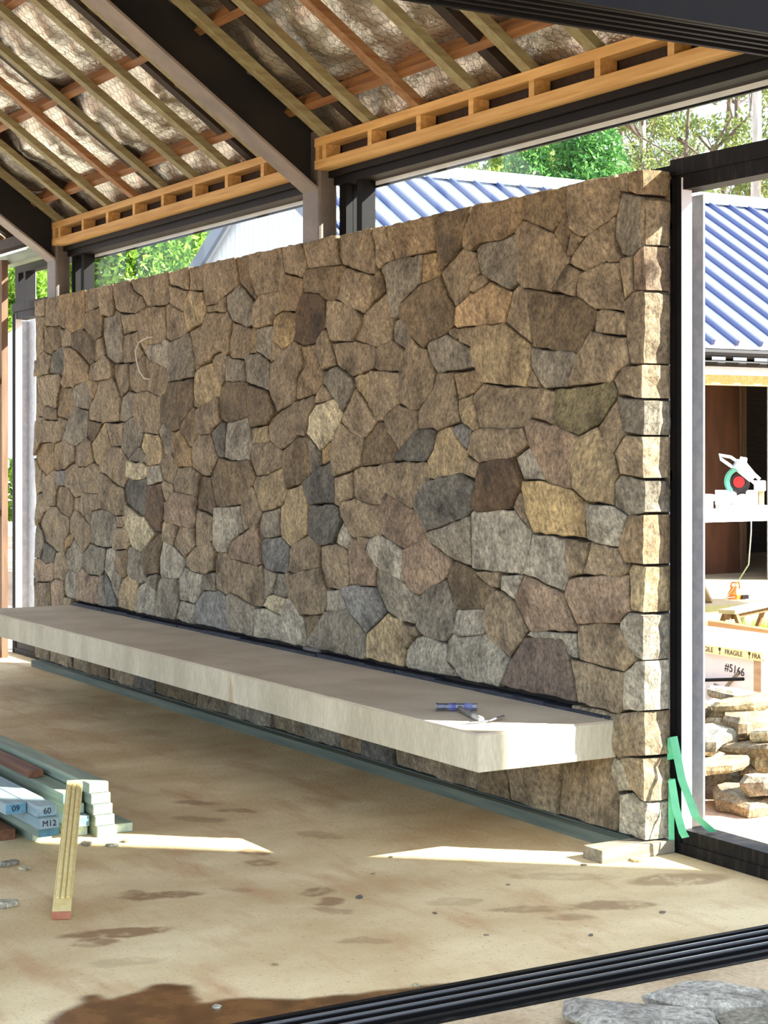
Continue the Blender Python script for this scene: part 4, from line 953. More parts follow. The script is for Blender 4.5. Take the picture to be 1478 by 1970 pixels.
# ------------------------------------------------------------------ window frames in the wall line
M_GLASS = bpy.data.materials.new('clear_glass'); M_GLASS.use_nodes = True
t = M_GLASS.node_tree; t.nodes.clear()
o_ = t.nodes.new('ShaderNodeOutputMaterial'); mx = t.nodes.new('ShaderNodeMixShader'); tr_ = t.nodes.new('ShaderNodeBsdfTransparent'); gl = t.nodes.new('ShaderNodeBsdfGlossy')
gl.inputs['Roughness'].default_value = 0.02; tr_.inputs['Color'].default_value = (0.96, 0.98, 0.97, 1); mx.inputs[0].default_value = 0.025
t.links.new(tr_.outputs[0], mx.inputs[1]); t.links.new(gl.outputs[0], mx.inputs[2]); t.links.new(mx.outputs[0], o_.inputs['Surface'])
M_PANEL = mat('pale_infill_panel', srgb(186, 190, 196), srgb(200, 204, 208), scale=3, rough=0.6)
def clerestory(nm_, xa, xb, label, panel=True, glass=True):
    w = thing(nm_, ((xa + xb) / 2, 0.18, 2.66), label, 'window', kind='structure')
    MB().box(xa, xb, 0.152, 0.235, 2.655, 2.722).build('frame_sill', M_BLACK, w)
    h_ = MB().box(xa, xb, 0.118, 0.235, 2.995, 3.069); h_.box(xa, xb, 0.085, 0.118, 3.035, 3.0695); h_.box(xa, xb, 0.118, 0.235, 3.069, 3.2); h_.build('frame_head', M_BLACK, w)
    MB().box(xa, xb, 0.236, 0.262, 2.972, 3.0).build('white_flashing', M_WHITE, w)
    MB().box(xa, xb, 0.236, 0.252, 2.962, 2.972).build('drip_edge', M_BLACK, w)
    MB().box(xa, xa + 0.075, 0.152, 0.235, 2.722, 2.995).build('frame_jamb', M_BLACK, w)
    MB().box(xb - 0.05, xb, 0.152, 0.235, 2.722, 2.995).build('frame_jamb', M_BLACK, w)
    if panel:
        MB().box(xa - 0.24, xa - 0.125, 0.33, 0.338, 2.3, 3.1).build('steel_angle', M_WHITE, w)
        MB().box(xa + 0.19, xa + 0.245, 0.152, 0.235, 2.722, 2.995).build('mullion', M_BLACK, w)
    if glass:
        MB().box(xa + 0.075, xb - 0.05, 0.192, 0.198, 2.722, 2.995).build('pane', M_GLASS, w)
    return w
clerestory('window_1', -2.795, 1.0, 'long black framed clerestory window above the near half of the stone wall')
clerestory('window_2', -6.845, -3.02, 'long black framed clerestory window above the far half of the stone wall')
def tall_window(nm_, xa, xb, label, group=None):
    w = thing(nm_, ((xa + xb) / 2, 0.18, FZ), label, 'window', group, kind='structure')
    mb = MB().box(xa, xa + 0.03, 0.128, 0.186, FZ, 2.66); mb.box(xa + 0.03, xa + 0.062, 0.132, 0.186, FZ, 2.66); mb.build('frame_jamb', M_BLACK, w)
    MB().box(xa + 0.0622, xa + 0.066, 0.134, 0.186, FZ + 0.1, 2.66).build('jamb_liner', M_WHITE, w)
    g_ = MB().box(xa - 0.20, xa - 0.03, 0.33, 0.338, GZ, 2.62); g_.box(xa - 0.208, xa - 0.2, 0.24, 0.338, GZ, 2.62); g_.build('steel_angle', M_GALV, w)
    h_ = MB().box(xa, xb, 0.128, 0.24, 2.672, 2.737); h_.box(xa, xb, 0.14, 0.24, 2.612, 2.672); h_.build('transom', M_BLACKDIRT, w)
    s_ = MB().box(xa + 0.05, xb, 0.13, 0.25, FZ, FZ + 0.045); s_.box(xa + 0.05, xb, 0.138, 0.25, FZ + 0.045, FZ + 0.1); s_.build('frame_sill', M_BLACKDIRT, w)
    MB().box(xb - 0.05, xb, 0.128, 0.24, FZ + 0.1, 2.612).build('frame_jamb', M_BLACK, w)
    return w
tall_window('window_3', -0.018, 1.0, 'open black door frame in line with the near end of the stone wall')
w4 = tall_window('window_4', -8.12, -7.13, 'open black frame between the far end of the stone wall and a stud')
MB().box(-8.12, -7.05, 0.152, 0.235, 2.98, 3.05).build('frame_head', M_BLACK, w4)
MB().box(-8.12, -8.04, 0.152, 0.235, 2.737, 2.98).build('frame_jamb', M_BLACK, w4)
MB().box(-8.36, -8.18, 0.34, 0.348, 2.5, 3.1).build('steel_angle', M_WHITE, w4)
MB().box(-7.92, -7.87, 0.152, 0.235, 2.737, 2.98).build('mullion', M_BLACK, w4)
# corner post on the door side
fb = MB().box(0.14, 0.9, 0.62, 0.66, GZ, GZ + 0.012).build('flat_bar', M_BLACK)
tag(fb, 'thin dark flat bar lying on red earth behind the door sill', 'bar')

# far end stud wall
M_STUD = mat('brown_stud', srgb(118, 92, 68), srgb(92, 70, 52), scale=6, stretch=(5, 5, 0.4), rough=0.8)
we = thing('wall_left', (-7.85, -2, FZ), 'open timber stud wall at the far end of the room', 'wall', kind='structure')
for k in range(9):
    y0 = -0.02 - 0.6 * k
    MB().box(-7.89, -7.785, y0 - 0.05, y0, FZ, 3.05 - 0.0 + 0.71 * (0.6 * k if k < 7 else 3.6)).build('stud', M_STUD, we)
for z in (FZ, 1.05, 2.08):
    MB().box(-7.88, -7.795, -5.2, -0.07, z, z + 0.045).build('nogging', M_STUD, we)

# ------------------------------------------------------------------ sliding door in the gable: floor track and head
d1 = thing('door_1', (1.12, -2.5, FZ), 'black multi-track sliding door frame across the open gable end', 'door', kind='structure')
MB().box(1.012, 1.24, -6.5, 0.12, FZ - 0.045, FZ - 0.03).build('track_tray', M_BLACK, d1)
M_ALU = mat('rail_edge', srgb(176, 178, 180), rough=0.35, metal=0.8)
for k in range(5):
    x = 1.014 + k * 0.05
    MB().box(x, x + 0.022, -6.5, 0.12, FZ - 0.03, FZ + 0.006 - 0.002 * k).build('track_rail', M_BLACK, d1)
    if 0 < k < 4:
        MB().box(x + 0.007, x + 0.0125, -6.5, 0.12, FZ + 0.004 - 0.002 * k, FZ + 0.012 - 0.002 * k).build('rail_runner', M_ALU, d1)
MB().box(1.2365, 1.262, -6.5, 0.12, FZ - 0.05, FZ - 0.012).build('track_lip', M_BLACKDIRT, d1)
hd = MB().box(1.0, 1.26, -6.5, 0.12, 2.96, 3.45); hd.box(1.0, 1.02, -6.5, .12, 2.91, 2.96)
for k in range(1, 5): hd.box(1.0 + k * 0.05, 1.0 + k * 0.05 + 0.018, -6.5, 0.12, 2.915, 2.96)
hd.box(1.24, 1.26, -6.5, .12, 2.91, 2.96)
hd.build('door_head', M_BLACK, d1)
for k in range(3):
    MB().box(1.026 + k * 0.05, 1.03 + k * 0.05, -6.5, 0.12, 2.945, 2.96).build('head_runner', M_ALU, d1)
gi = MB().prism([(0.2, 3.45), (RIDGE_Y, 3.3 + 0.71 * 3.75), (-7.6, 3.45)], 'x', 1.05, 1.2).build('gable_infill', M_STEELDARK, d1)
# ------------------------------------------------------------------ pile of treated timber on the floor
H45 = 0.045
def timber(yc, z, xend, label, m, endm=None, w=0.088, h=0.044, length=2.6, mark=None, rz=0.0):
    t_ = thing('timber_length', (xend - length / 2, yc, z), label, 'timber', 'treated timber lengths stacked on the floor')
    o = MB().box(xend - length, xend - 0.001, yc - w / 2, yc + w / 2, z, z + h).build('length', m, t_, bevel=0.0025)
    ce = MB().box(xend - 0.001, xend, yc - w / 2 + 0.003, yc + w / 2 - 0.003, z + 0.003, z + h - 0.003).build('cut_end', endm or m, t_)
    if mark:
        me = text_mesh(mark, 0.034, M_INK)
        q = bpy.data.objects.new('lettering', me); COL.objects.link(q)
        q.matrix_world = Matrix.Translation((xend + 0.0012, yc, z + h / 2)) @ Matrix(((0, 0, 1, 0), (1, 0, 0, 0), (0, 1, 0, 0), (0, 0, 0, 1)))
        adopt(q, ce)
    return t_
ordw = ['bottom', 'second', 'third', 'fourth', 'top']
for k in range(5):
    timber(-1.728 - 0.006 * k, FZ + k * H45, -1.435 - 0.008 * k, 'green treated length, %s of the five high stack beside the stone wall bench' % ordw[k] if k else
           'green treated length at the bottom of the five high stack nearest the bench', M_GREENPINE, M_GREENEND)
for k in range(4):
    timber(-1.832 - 0.004 * k, FZ + k * H45, -1.50 + (0.03 if k == 1 else -0.01 * k), 'treated length, %s in the middle stack behind the leaning plank' % ordw[k],
           M_GREENPINE if k != 1 else M_BLUEPINE, M_BLUEEND if k in (1, 3) else M_GREENEND)
timber(-1.99, FZ, -1.50, 'tan treated length on the floor under the marked blue lengths', M_GREENPINE, M_GREENEND)
timber(-2.01, FZ + H45, -1.36, 'dark teal ended length under the length marked M12', M_GREENPINE, M_BLUEEND)
timber(-2.03, FZ + 2 * H45, -1.30, 'pale blue length with M12 written on its end', M_BLUEPINE, M_BLUEPINE, mark='M12')
timber(-2.028, FZ + 3 * H45, -1.33, 'pale blue length with 60 written on its end', M_BLUEPINE, M_BLUEPINE, mark='60')
timber(-2.122, FZ + 3 * H45, -1.44, 'pale blue length with a deep blue sealed end beside the one marked 60', M_BLUEPINE, M_BLUEEND, mark='09')
timber(-2.124, FZ + 2 * H45, -1.75, 'green length hidden under the blue ended length', M_GREENPINE, M_BLUEEND)
timber(-2.115, FZ + H45, -1.9, 'green length low on the outer edge of the pile', M_GREENPINE, M_GREENEND)
timber(-2.11, FZ, -1.58, 'brown hardwood length on the floor beside the tan treated length', M_BROWN, M_BROWN, w=0.07, h=0.044)
timber(-1.862, FZ + 4 * H45, -1.93, 'short brown hardwood length lying on top of the middle stack', M_BROWN, M_BROWN, w=0.07, h=0.032, length=2.2)
timber(-1.64, FZ, -1.47, 'green length lying alone behind the five high stack', M_GREENPINE, M_GREENEND, h=0.04)

# plank leaning on the pile, reeded face up
pl = thing('leaning_plank', (-0.29, -2.35, FZ), 'pale yellow reeded plank with a red end leaning on the timber pile', 'plank')
p0 = Vector((-0.287, -2.353, FZ + 0.002)); p1 = Vector((-1.43, -1.872, 0.172))
d = (p1 - p0).normalized(); sd_ = Vector((-d.y, d.x, 0)).normalized(); up_ = d.cross(sd_); up_ = up_ if up_.z > 0 else -up_
MB().beam(p0 + d * 0.006, p1, sd_, 0.064, 0.026, up_).build('board', M_YELLOWPLANK, pl, bevel=0.002)
MB().beam(p0, p0 + d * 0.006, sd_, 0.064, 0.027, up_).build('sealed_end', M_REDEND, pl)
for k in (-1, 0, 1):
    a = p0 + d * 0.11 + sd_ * 0.018 * k + up_ * 0.026; b = p1 - d * 0.05 + sd_ * 0.018 * k + up_ * 0.026
    MB().beam(a, b, sd_, 0.013, 0.007, up_).build('reed', M_YELLOWPLANK, pl, bevel=0.003)

# ------------------------------------------------------------------ tools on the bench, cable loop, tape
M_TOOL = mat('worn_tool_steel', srgb(150, 152, 156), srgb(96, 100, 112), scale=20, rough=0.45, metal=0.6)
M_BLUETAPE = mat('blue_tape', srgb(58, 66, 140), srgb(120, 126, 170), scale=18, rough=0.6)
M_HANDLE = mat('grey_handle', srgb(96, 94, 90), srgb(128, 124, 116), scale=15, rough=0.7)
hm = thing('stone_hammer', (-0.735, -0.435, 0.46), 'stone mason hammer with blue taped head lying on the bench', 'hammer')
a = Vector((-0.78, -0.51, 0.480)); b = Vector((-0.69, -0.36, 0.480)); d = (b - a).normalized()
MB().tube([a, a + d * .006, a + d * 0.012, b - d * .012, b - d * .004, b], [.017, .019, .016, .016, .018, .016], 8).build('head', M_TOOL, hm)
MB().tube([a + d * .055, a + d * .085], .0172, 8, False).build('tape_band', M_BLUETAPE, hm)
MB().tube([b - d * .055, b - d * .02], .0172, 8, False).build('tape_band', M_BLUETAPE, hm)
MB().tube([(-0.72, -0.43, 0.476), (-0.60, -0.465, .474), (-0.52, -0.488, .473)], [.011, .013, .012], 8).build('handle', M_HANDLE, hm, smooth=True)
M_GRIP = mat('pale_grip', srgb(196, 194, 186), srgb(168, 166, 160), scale=20, rough=0.6)
MB().tube([(-0.52, -0.488, .473), (-0.43, -0.512, .473)], [.0125, .0125], 10).build('grip', M_GRIP, hm)
sp = thing('pointing_tool', (-0.44, -0.5, 0.46), 'thin bent steel pointing tool beside the hammer on the bench', 'tool')
MB().tube([(-0.43, -0.61, .465), (-0.42, -0.54, .466), (-.405, -.49, .47), (-0.41, -0.455, .476)], .0042, 6).build('shaft', M_TOOL, sp)
MB().prism([(-0.417, -0.46), (-0.403, -0.456), (-0.44, -0.39), (-0.468, -0.375), (-0.455, -.40)], 'z', 0.474, 0.477).build('blade', M_TOOL, sp)

M_CABLE = mat('white_cable', srgb(214, 206, 190), rough=0.5)
ck = [(875, 330), (800, 350), (765, 410), (770, 470), (800, 530), (850, 570)]
cb = MB().tube([(-4.93, 0.03, 2.30), (-5.0, -0.03, 2.29), (-5.09, -0.05, 2.265), (-5.135, -0.055, 2.21), (-5.13, -0.05, 2.15), (-5.095, -0.045, 2.08), (-5.03, -0.04, 2.03), (-4.97, 0.02, 2.015)], 0.006, 6).build('cable_loop', M_CABLE, None, smooth=True)
tag(cb, 'white cable loop poking out of the stone wall', 'cable')

M_TAPE = mat('green_plastic_strap', srgb(96, 196, 142), srgb(126, 214, 164), scale=10, rough=0.4)
tp = thing('green_strap', (0.02, 0.10, FZ), 'green plastic strapping tape hanging at the foot of the black door frame', 'strap')
def ribbon(pts, w, wd):
    mb = MB(); wd = Vector(wd).normalized() * w / 2; n_ = len(pts)
    off_ = Vector((0.0006, -0.0006, 0))
    V_ = [Vector(p) for p in pts]
    for p in V_: mb.v += [tuple(p - wd), tuple(p + wd)]
    for p in V_: mb.v += [tuple(p - wd + off_), tuple(p + wd + off_)]
    for i in range(n_ - 1):
        mb.f.append((2 * i, 2 * i + 1, 2 * i + 3, 2 * i + 2)); k = 2 * n_
        mb.f.append((k + 2 * i, k + 2 * i + 2, k + 2 * i + 3, k + 2 * i + 1))
    return mb
R_ = Vector((0.511, 0.8596, 0))
ribbon([(0.005, 0.118, -0.05), (0.003, 0.116, 0.1), (0.004, 0.117, 0.235), (0.012, 0.112, 0.245)], 0.024, R_).build('ribbon', M_TAPE, tp)
ribbon([(0.01, 0.112, 0.24), (0.04, 0.11, 0.13), (0.075, 0.115, 0.04), (0.085, 0.122, 0.02)], 0.032, (0.8, 0.6, 0.3)).build('ribbon', M_TAPE, tp)
ribbon([(0.003, 0.115, 0.32), (0.01, 0.112, 0.41), (0.022, 0.112, 0.415), (0.07, 0.115, 0.25), (0.13, 0.135, 0.11), (0.17, 0.19, 0.052)], 0.034, (0.85, 0.5, 0.25)).build('ribbon', M_TAPE, tp)

# ------------------------------------------------------------------ loose stones
def rock(name, loc, rx, ry, h, rot, code, label, group, seed, tilt=(0, 0), shape=None, m=None):
    r = random.Random(seed); n = r.randint(9, 12)
    mb = MB(); ph = r.uniform(0, 6)
    base = []
    for k in range(n):
        a = 2 * math.pi * k / n + r.uniform(-.22, .22)
        q = r.uniform(0.78, 1.12)
        base.append((math.cos(a) * rx * q, math.sin(a) * ry * q))
    if shape: base = shape; n = len(base)
    lv = [(0.0, 0.86), (0.3, 0.98), (0.72, 1.0), (1.0, 0.86)]
    for zf, s in lv:
        for (x, y) in base:
            j = r.uniform(-.04, .04)
            mb.v.append((x * (s + j), y * (s + j), h * zf + (r.uniform(-.12, .12) * h if 0 < zf < 1 else mnoise.noise(Vector((x * 6 + seed, y * 6, zf))) * h * .3)))
    for l in range(3):
        for k in range(n):
            mb.f.append((l * n + k, l * n + (k + 1) % n, (l + 1) * n + (k + 1) % n, (l + 1) * n + k))
    mb.v += [(0, 0, 0.02 * h), (0.05 * rx, 0, h * 1.03)]
    c0, c1 = len(mb.v) - 2, len(mb.v) - 1
    for k in range(n):
        mb.f.append(((k + 1) % n, k, c0)); mb.f.append((3 * n + k, 3 * n + (k + 1) % n, c1))
    o = mb.build(name, m or stone_mat(code))
    o.location = loc; o.rotation_euler = (tilt[0], tilt[1], rot)
    tag(o, label, 'stone', group)
    return o
STONE_COL['G'] = (160, 154, 140)
rock('stone_slab', (1.57, -1.05, FZ - 0.012), 0.20, 0.115, 0.05, 0.95, 'G', 'pale grey flat stone slab lying on other slabs outside the door track', None, 31, (0.03, 0.02))
rock('stone_slab', (1.60, -1.33, FZ - 0.012), 0.25, 0.14, 0.045, 0.9, 'G', 'broad speckled grey stone slab nearest the sliding door track', None, 33, (-0.02, 0.04))
rock('stone_slab', (1.80, -0.98, FZ - 0.014), 0.2, 0.10, 0.035, 1.1, 'g', 'darker grey stone slab partly under the pale slab', None, 37)
rock('stone_slab', (1.86, -1.28, FZ - 0.014), 0.13, 0.10, 0.04, 0.3, 'G', 'small grey stone slab outside the door track beside the broad slab', None, 41)
for i, (x, y, s) in enumerate([(0.97, -1.69, .016), (0.70, -0.51, .014), (-0.02, -1.32, .02), (0.56, -1.96, .012), (-1.15, -2.25, .05), (-1.05, -2.22, .03), (-0.56, -2.47, .06), (-1.33, -1.86, .035), (-1.25, -1.78, .03),
                               (-1.3, -1.70, .025), (-1.42, -1.9, .03), (0.1, -0.75, .01), (0.3, -1.2, .012), (0.62, -1.2, .01), (0.8, -0.9, .012), (-0.3, -1.1, .01), (-0.5, -0.9, .012), (0.05, -0.1, .03), (0.0, -0.32, .015), (0.85, -2.3, .02)]):
    lb = ['white', 'dark', 'flat grey', 'rusty', 'pale', 'thin', 'broken pale', 'sharp', 'flaky', 'crumbly', 'narrow', 'tiny brown', 'tiny tan', 'tiny grey', 'tiny dark', 'tiny rusty', 'tiny', 'sandy', 'small sandy', 'glinting'][i]
    near = 'beside the sliding track' if x > 0.5 else ('beside the timber pile' if x < -0.5 and y < -1.5 else ('by the leaning plank' if y < -2 else 'on the open slab floor'))
    rock('stone_chip', (x, y, FZ), s, s * .7, s * .35, i * 1.3, 'lgkrwlwgwgnndgkrnyyw'[i], lb + ' stone chip on the dusty floor ' + near, 'stone chips on the floor', 100 + i)

# heap of wall stone outside the door frame
heap = random.Random(23)
ids = 0
def hp(x, y):
    d2 = math.hypot((x + 1.75) / 1.5, (y - 2.15) / 1.15)
    return GZ + max(0.0, 0.37 * (1 - d2 ** 1.8))
placed = []
words = ['tan', 'cream', 'grey', 'weathered', 'pale', 'rust streaked', 'split', 'thick', 'thin', 'long', 'squat', 'broad', 'wedge shaped', 'sharp edged', 'rounded', 'flaky']
words2 = ['weathered', 'rough', 'split', 'thick', 'thin', 'long', 'squat', 'broad', 'wedge shaped', 'sharp edged', 'rounded', 'flaky', 'chipped', 'tilted', 'flat lying', 'steep', 'narrow', 'blocky', 'smooth faced', 'pitted', 'streaked', 'jagged', 'stubby']
spots = []
settled = []
tries = 0
while len(settled) < 84 and tries < 4000:
    tries += 1
    x = heap.uniform(-3.1, -0.35); y = heap.uniform(1.0, 3.1)
    lim = hp(x, y)
    if lim < GZ + 0.04: continue
    rx_, ry_ = heap.uniform(.15, .29), heap.uniform(.11, .18); th = heap.uniform(.055, .11)
    z = GZ
    for (a, b, r2, zt) in settled:
        if math.hypot(x - a, y - b) < (rx_ + ry_) / 2 * .86 + r2 * .86: z = max(z, zt)
    if z + th > lim + 0.07: continue
    settled.append((x, y, (rx_ + ry_) / 2, z + th * 0.96))
    lvl = (z - GZ)
    i = len(settled) - 1
    code_ = heap.choice('ylwnyngw')
    cw_ = {'y': 'tan', 'l': 'cream', 'w': 'ash grey', 'n': 'brown', 'g': 'dark grey'}[code_]
    lab_ = '%s %s stone slab %s the heap outside the door' % (words2[(i * 5 + i // 23 * 3) % 23], cw_, ['at the foot of', 'in the middle of', 'on top of'][int(lvl > .06) + int(lvl > .2)])
    rock('heap_stone', (x, y, z), rx_, ry_, th, heap.uniform(0, 3.1), code_, lab_, 'stones in the heap outside', 300 + i,
         (heap.uniform(-.14, .14), heap.uniform(-.14, .14)))

# ------------------------------------------------------------------ crate with FRAGILE tape
M_WRAP = mat('white_board', srgb(226, 228, 234), srgb(238, 238, 240), scale=3, rough=0.5)
M_CRATE = mat('crate_timber', srgb(190, 164, 130), srgb(160, 136, 108), scale=6, stretch=(.4, 4, 4), rough=0.8, bump=.1)
M_TAPEY = mat('yellow_tape', srgb(238, 222, 160), srgb(242, 230, 180), scale=4, rough=0.35)
cr = thing('shipping_crate', (-3.8, 3.8, GZ), 'white panelled timber crate sealed with FRAGILE tape behind the stone heap', 'crate')
MB().box(-4.7, -2.99, 3.39, 4.2, GZ, 0.215).build('panel', M_WRAP, cr)
for x0, x1, z0, z1 in ((-4.72, -2.97, 0.215, 0.262), (-4.72, -2.97, GZ, GZ + 0.07)):
    MB().box(x0, x1, 3.37, 4.22, z0, z1).build('rail', M_CRATE, cr) if z0 < 0 else MB().box(x0, x1, 3.37, 3.42, z0, z1).build('rail', M_CRATE, cr)
for x in (-3.015, -3.62, -4.2, -4.66):
    MB().box(x - 0.035, x + 0.035, 3.372, 3.40, GZ + .07, 0.215).build('post', M_CRATE, cr)
MB().beam((-3.98, 3.38, 0.19), (-3.64, 3.38, GZ + .08), (0, 1, 0), 0.016, 0.05).build('brace', M_CRATE, cr)
MB().beam((-3.2, 3.385, 0.10), (-3.42, 3.385, GZ + .1), (0, 1, 0), 0.012, 0.02).build('brace', M_GREYTIMBER, cr)
MB().beam((-3.45, 3.385, -0.02), (-3.05, 3.385, GZ + .08), (0, 1, 0), 0.012, 0.03).build('brace', M_GREYTIMBER, cr)
MB().box(-4.72, -2.969, 3.367, 3.3695, 0.205, 0.262).build('tape', M_TAPEY, cr)
MB().box(-4.72, -2.969, 3.367, 4.2, 0.2621, 0.2635).build('tape', M_WRAP, cr)
M_TINK = mat('tape_ink', srgb(40, 32, 20), rough=0.7)
fr_me = text_mesh('FRAGILE', 0.046, M_TINK)
for k in range(6):
    xk = -3.235 - 0.285 * (k - 1)
    q = bpy.data.objects.new('lettering', fr_me if k else text_mesh('FRA', 0.046, M_TINK)); COL.objects.link(q)
    q.matrix_world = Matrix.Translation((xk if k else -3.02, 3.366, 0.232)) @ Matrix.Rotation(math.pi / 2, 4, 'X')
    q.parent = cr; q.matrix_parent_inverse = Matrix.Translation(cr.location).inverted()
    g = MB(); gx_ = xk - 0.135
    g.prism([(gx_ - .012, .255), (gx_ + .012, .255), (gx_ + .008, .238), (gx_ + .002, .232), (gx_ + .002, .217), (gx_ + .009, .213), (gx_ - .009, .213), (gx_ - .002, .217), (gx_ - .002, .232), (gx_ - .008, .238)], 'y', 3.3655, 3.3665)
    g.build('glass_symbol', M_TINK, cr)
q = bpy.data.objects.new('lettering', text_mesh('#5166', 0.075, M_INK)); COL.objects.link(q)
q.matrix_world = Matrix.Translation((-3.25, 3.388, 0.12)) @ Matrix.Rotation(math.pi / 2, 4, 'X') @ Matrix.Rotation(-0.12, 4, 'Z')
q.parent = cr; q.matrix_parent_inverse = Matrix.Translation(cr.location).inverted()
rod = MB().tube([(-5.2, 3.2, GZ + .01), (-3.1, 3.33, 0.08)], 0.012, 6).build('steel_rod', M_BLACK)
tag(rod, 'thin black steel rod propped between the crate and the stone heap', 'rod')
tb = MB().beam((-4.62, 4.40, 0.232), (-3.2, 4.46, 0.19), (0, 1, 0), 0.09, 0.05).build('timber_beam', mat('honey_beam', srgb(186, 138, 78), srgb(160, 112, 58), scale=6, stretch=(.3, 5, 5), rough=.7), bevel=.003)
tag(tb, 'honey brown timber beam lying behind the taped crate', 'timber')
bs_ = thing('board_stack', (-3.9, 4.75, GZ), 'low stack of pale boards carrying the honey brown beam', 'boards')
for k in range(5):
    MB().box(-5.0 + .05 * (k % 2), -3.1 + .04 * (k % 3), 4.32, 5.0, GZ + .075 * k, GZ + .075 * k + .068).build('board', M_CRATE if k % 2 else M_WRAP, bs_)
# small trestle on the grass
st_ = thing('saw_trestle', (-6.1, 6.1, GZ), 'low timber trestle standing on the grass behind the crate', 'trestle')
a = Vector((-5.93, 5.72, 0.16)); b = Vector((-6.45, 6.75, 0.16)); d = (b - a).normalized(); s_ = Vector((d.y, -d.x, 0))
MB().beam(a, b, s_, 0.15, 0.035).build('top_board', M_CRATE, st_)
MB().beam(a + Vector((0, 0, -.05)), b + Vector((0, 0, -.05)), s_, 0.05, 0.05).build('bearer', M_BROWN, st_)
for e in (a + d * .08, b - d * .1):
    for sg in (-1, 1):
        MB().beam(e + s_ * sg * .03 + Vector((0, 0, .1)) - Vector((0, 0, .1)), e + s_ * sg * .16 + Vector((0, 0, GZ - 0.16)), d, 0.06, 0.03).build('leg', M_BROWN, st_)

# ------------------------------------------------------------------ neighbouring house
HX, XR, ZR, ZE, YG, YB = -8.8, -12.58, 4.956, 2.70, 4.7, 19.0
M_ROOF = mat('sky_glare_steel_roof', srgb(206, 214, 226), srgb(212, 220, 230), scale=1, rough=0.45, metal=0.0)  # navy steel; pale tone is sky glare put into the pan colour
M_RIB = mat('roof_rib_steel', srgb(52, 64, 108), srgb(58, 70, 114), scale=1, rough=0.45)
M_CLAD = mat('pale_cladding', srgb(196, 208, 222), srgb(204, 214, 226), scale=2, rough=0.6)
M_TRIMG = mat('slate_trim', srgb(92, 102, 118), rough=0.5)
ho = thing('neighbouring_house', (XR, 11.8, GZ), 'pale clad gabled house with a ribbed blue grey steel roof behind the wall', 'house')
tl = (ZR - ZE) / (HX - XR)
dn = Vector((1, 0, -tl)).normalized(); nr = Vector((tl, 0, 1)).normalized()
pa = Vector((XR, 0, ZR)); pe = Vector((HX, 0, ZE))
MB().hexa([(XR, YG - .1, ZR - .1), (HX, YG - .1, ZE - .1), (HX, YB, ZE - .1), (XR, YB, ZR - .1), (XR, YG - .1, ZR), (HX, YG - .1, ZE), (HX, YB, ZE), (XR, YB, ZR)]).build('roof_plane', M_ROOF, ho)
XL2 = 2 * XR - HX
MB().hexa([(XL2, YG - .1, ZE - .1), (XR, YG - .1, ZR - .1), (XR, YB, ZR - .1), (XL2, YB, ZE - .1), (XL2, YG - .1, ZE), (XR, YG - .1, ZR), (XR, YB, ZR), (XL2, YB, ZE)]).build('roof_plane', M_ROOF, ho)
rib_me = None
y = YG - 0.05
while y < YB - .1:
    if rib_me is None:
        mb = MB(); a = pa + dn * 0.16; b = pe + dn * 0.02
        mb.beam(a, b, (0, 1, 0), 0.045, 0.06, nr); rib_me = mb.mesh('rib', M_RIB)
    o = bpy.data.objects.new('rib', rib_me); COL.objects.link(o); o.location.y = y; o.parent = ho; o.matrix_parent_inverse = Matrix.Translation(ho.location).inverted()
    y += 0.342
mb = MB(); mb.hexa([(XR, YG - .12, ZR + .05), (XR + .27, YG - .12, ZR + .05 - .27 * tl), (XR + .27, YB, ZR + .05 - .27 * tl), (XR, YB, ZR + .05), (XR, YG - .12, ZR + .085), (XR + .27, YG - .12, ZR + .085 - .27 * tl), (XR + .27, YB, ZR + .085 - .27 * tl), (XR, YB, ZR + .085)])
mb.hexa([(XR - .27, YG - .12, ZR + .05 - .27 * tl), (XR, YG - .12, ZR + .05), (XR, YB, ZR + .05), (XR - .27, YB, ZR + .05 - .27 * tl), (XR - .27, YG - .12, ZR + .085 - .27 * tl), (XR, YG - .12, ZR + .085), (XR, YB, ZR + .085), (XR - .27, YB, ZR + .085 - .27 * tl)])
mb.build('ridge_cap', mat('pale_ridge', srgb(190, 206, 220), rough=.5), ho)
for sg in (1, -1):
    x1 = XR + sg * (HX - XR)
    MB().hexa([(XR, YG - .14, ZR - .18), (x1, YG - .14, ZE - .18), (x1, YG - .09, ZE - .18), (XR, YG - .09, ZR - .18), (XR, YG - .14, ZR + .04), (x1, YG - .14, ZE + .04), (x1, YG - .09, ZE + .04), (XR, YG - .09, ZR + .04)]).build('barge', M_TRIMG, ho)
bw = 0.125; x = XL2 + 0.15
while x < HX - 0.2:
    h0 = ZR - tl * abs(x - XR) - .1; h1 = ZR - tl * abs(x + bw - .006 - XR) - .1
    MB().prism([(x, GZ), (x + bw - 0.008, GZ), (x + bw - 0.008, h1), (x, h0)], 'y', YG, YG + .02).build('board', M_CLAD, ho)
    x += bw
MB().prism([(XL2 + .15, GZ), (HX - .15, GZ), (HX - .15, ZE - .1), (XR, ZR - .12), (XL2 + .15, ZE - .1)], 'y', YG + .021, YG + .12).build('gable_wall', M_TRIMG, ho)
WX0 = HX - 0.25
for ya, yb in ((YG + .12, 6.4), (9.22, YB)):
    MB().box(WX0, WX0 + .1, ya, yb, GZ, 2.47).build('wall', M_CLAD, ho)
MB().box(WX0, WX0 + .12, 6.4, 9.22, 2.38, 2.47).build('head_flashing', M_CLAD, ho)
MB().box(WX0, WX0 + .1, 6.4, 9.22, 2.27, 2.38).build('lintel', M_PINE, ho)
MB().box(WX0 - .02, WX0 + .13, 9.12, 9.22, GZ, 2.27).build('post', M_GALV, ho)
MB().box(WX0, HX - .02, YG, YB, 2.47, 2.52).build('soffit', M_BLACK, ho)
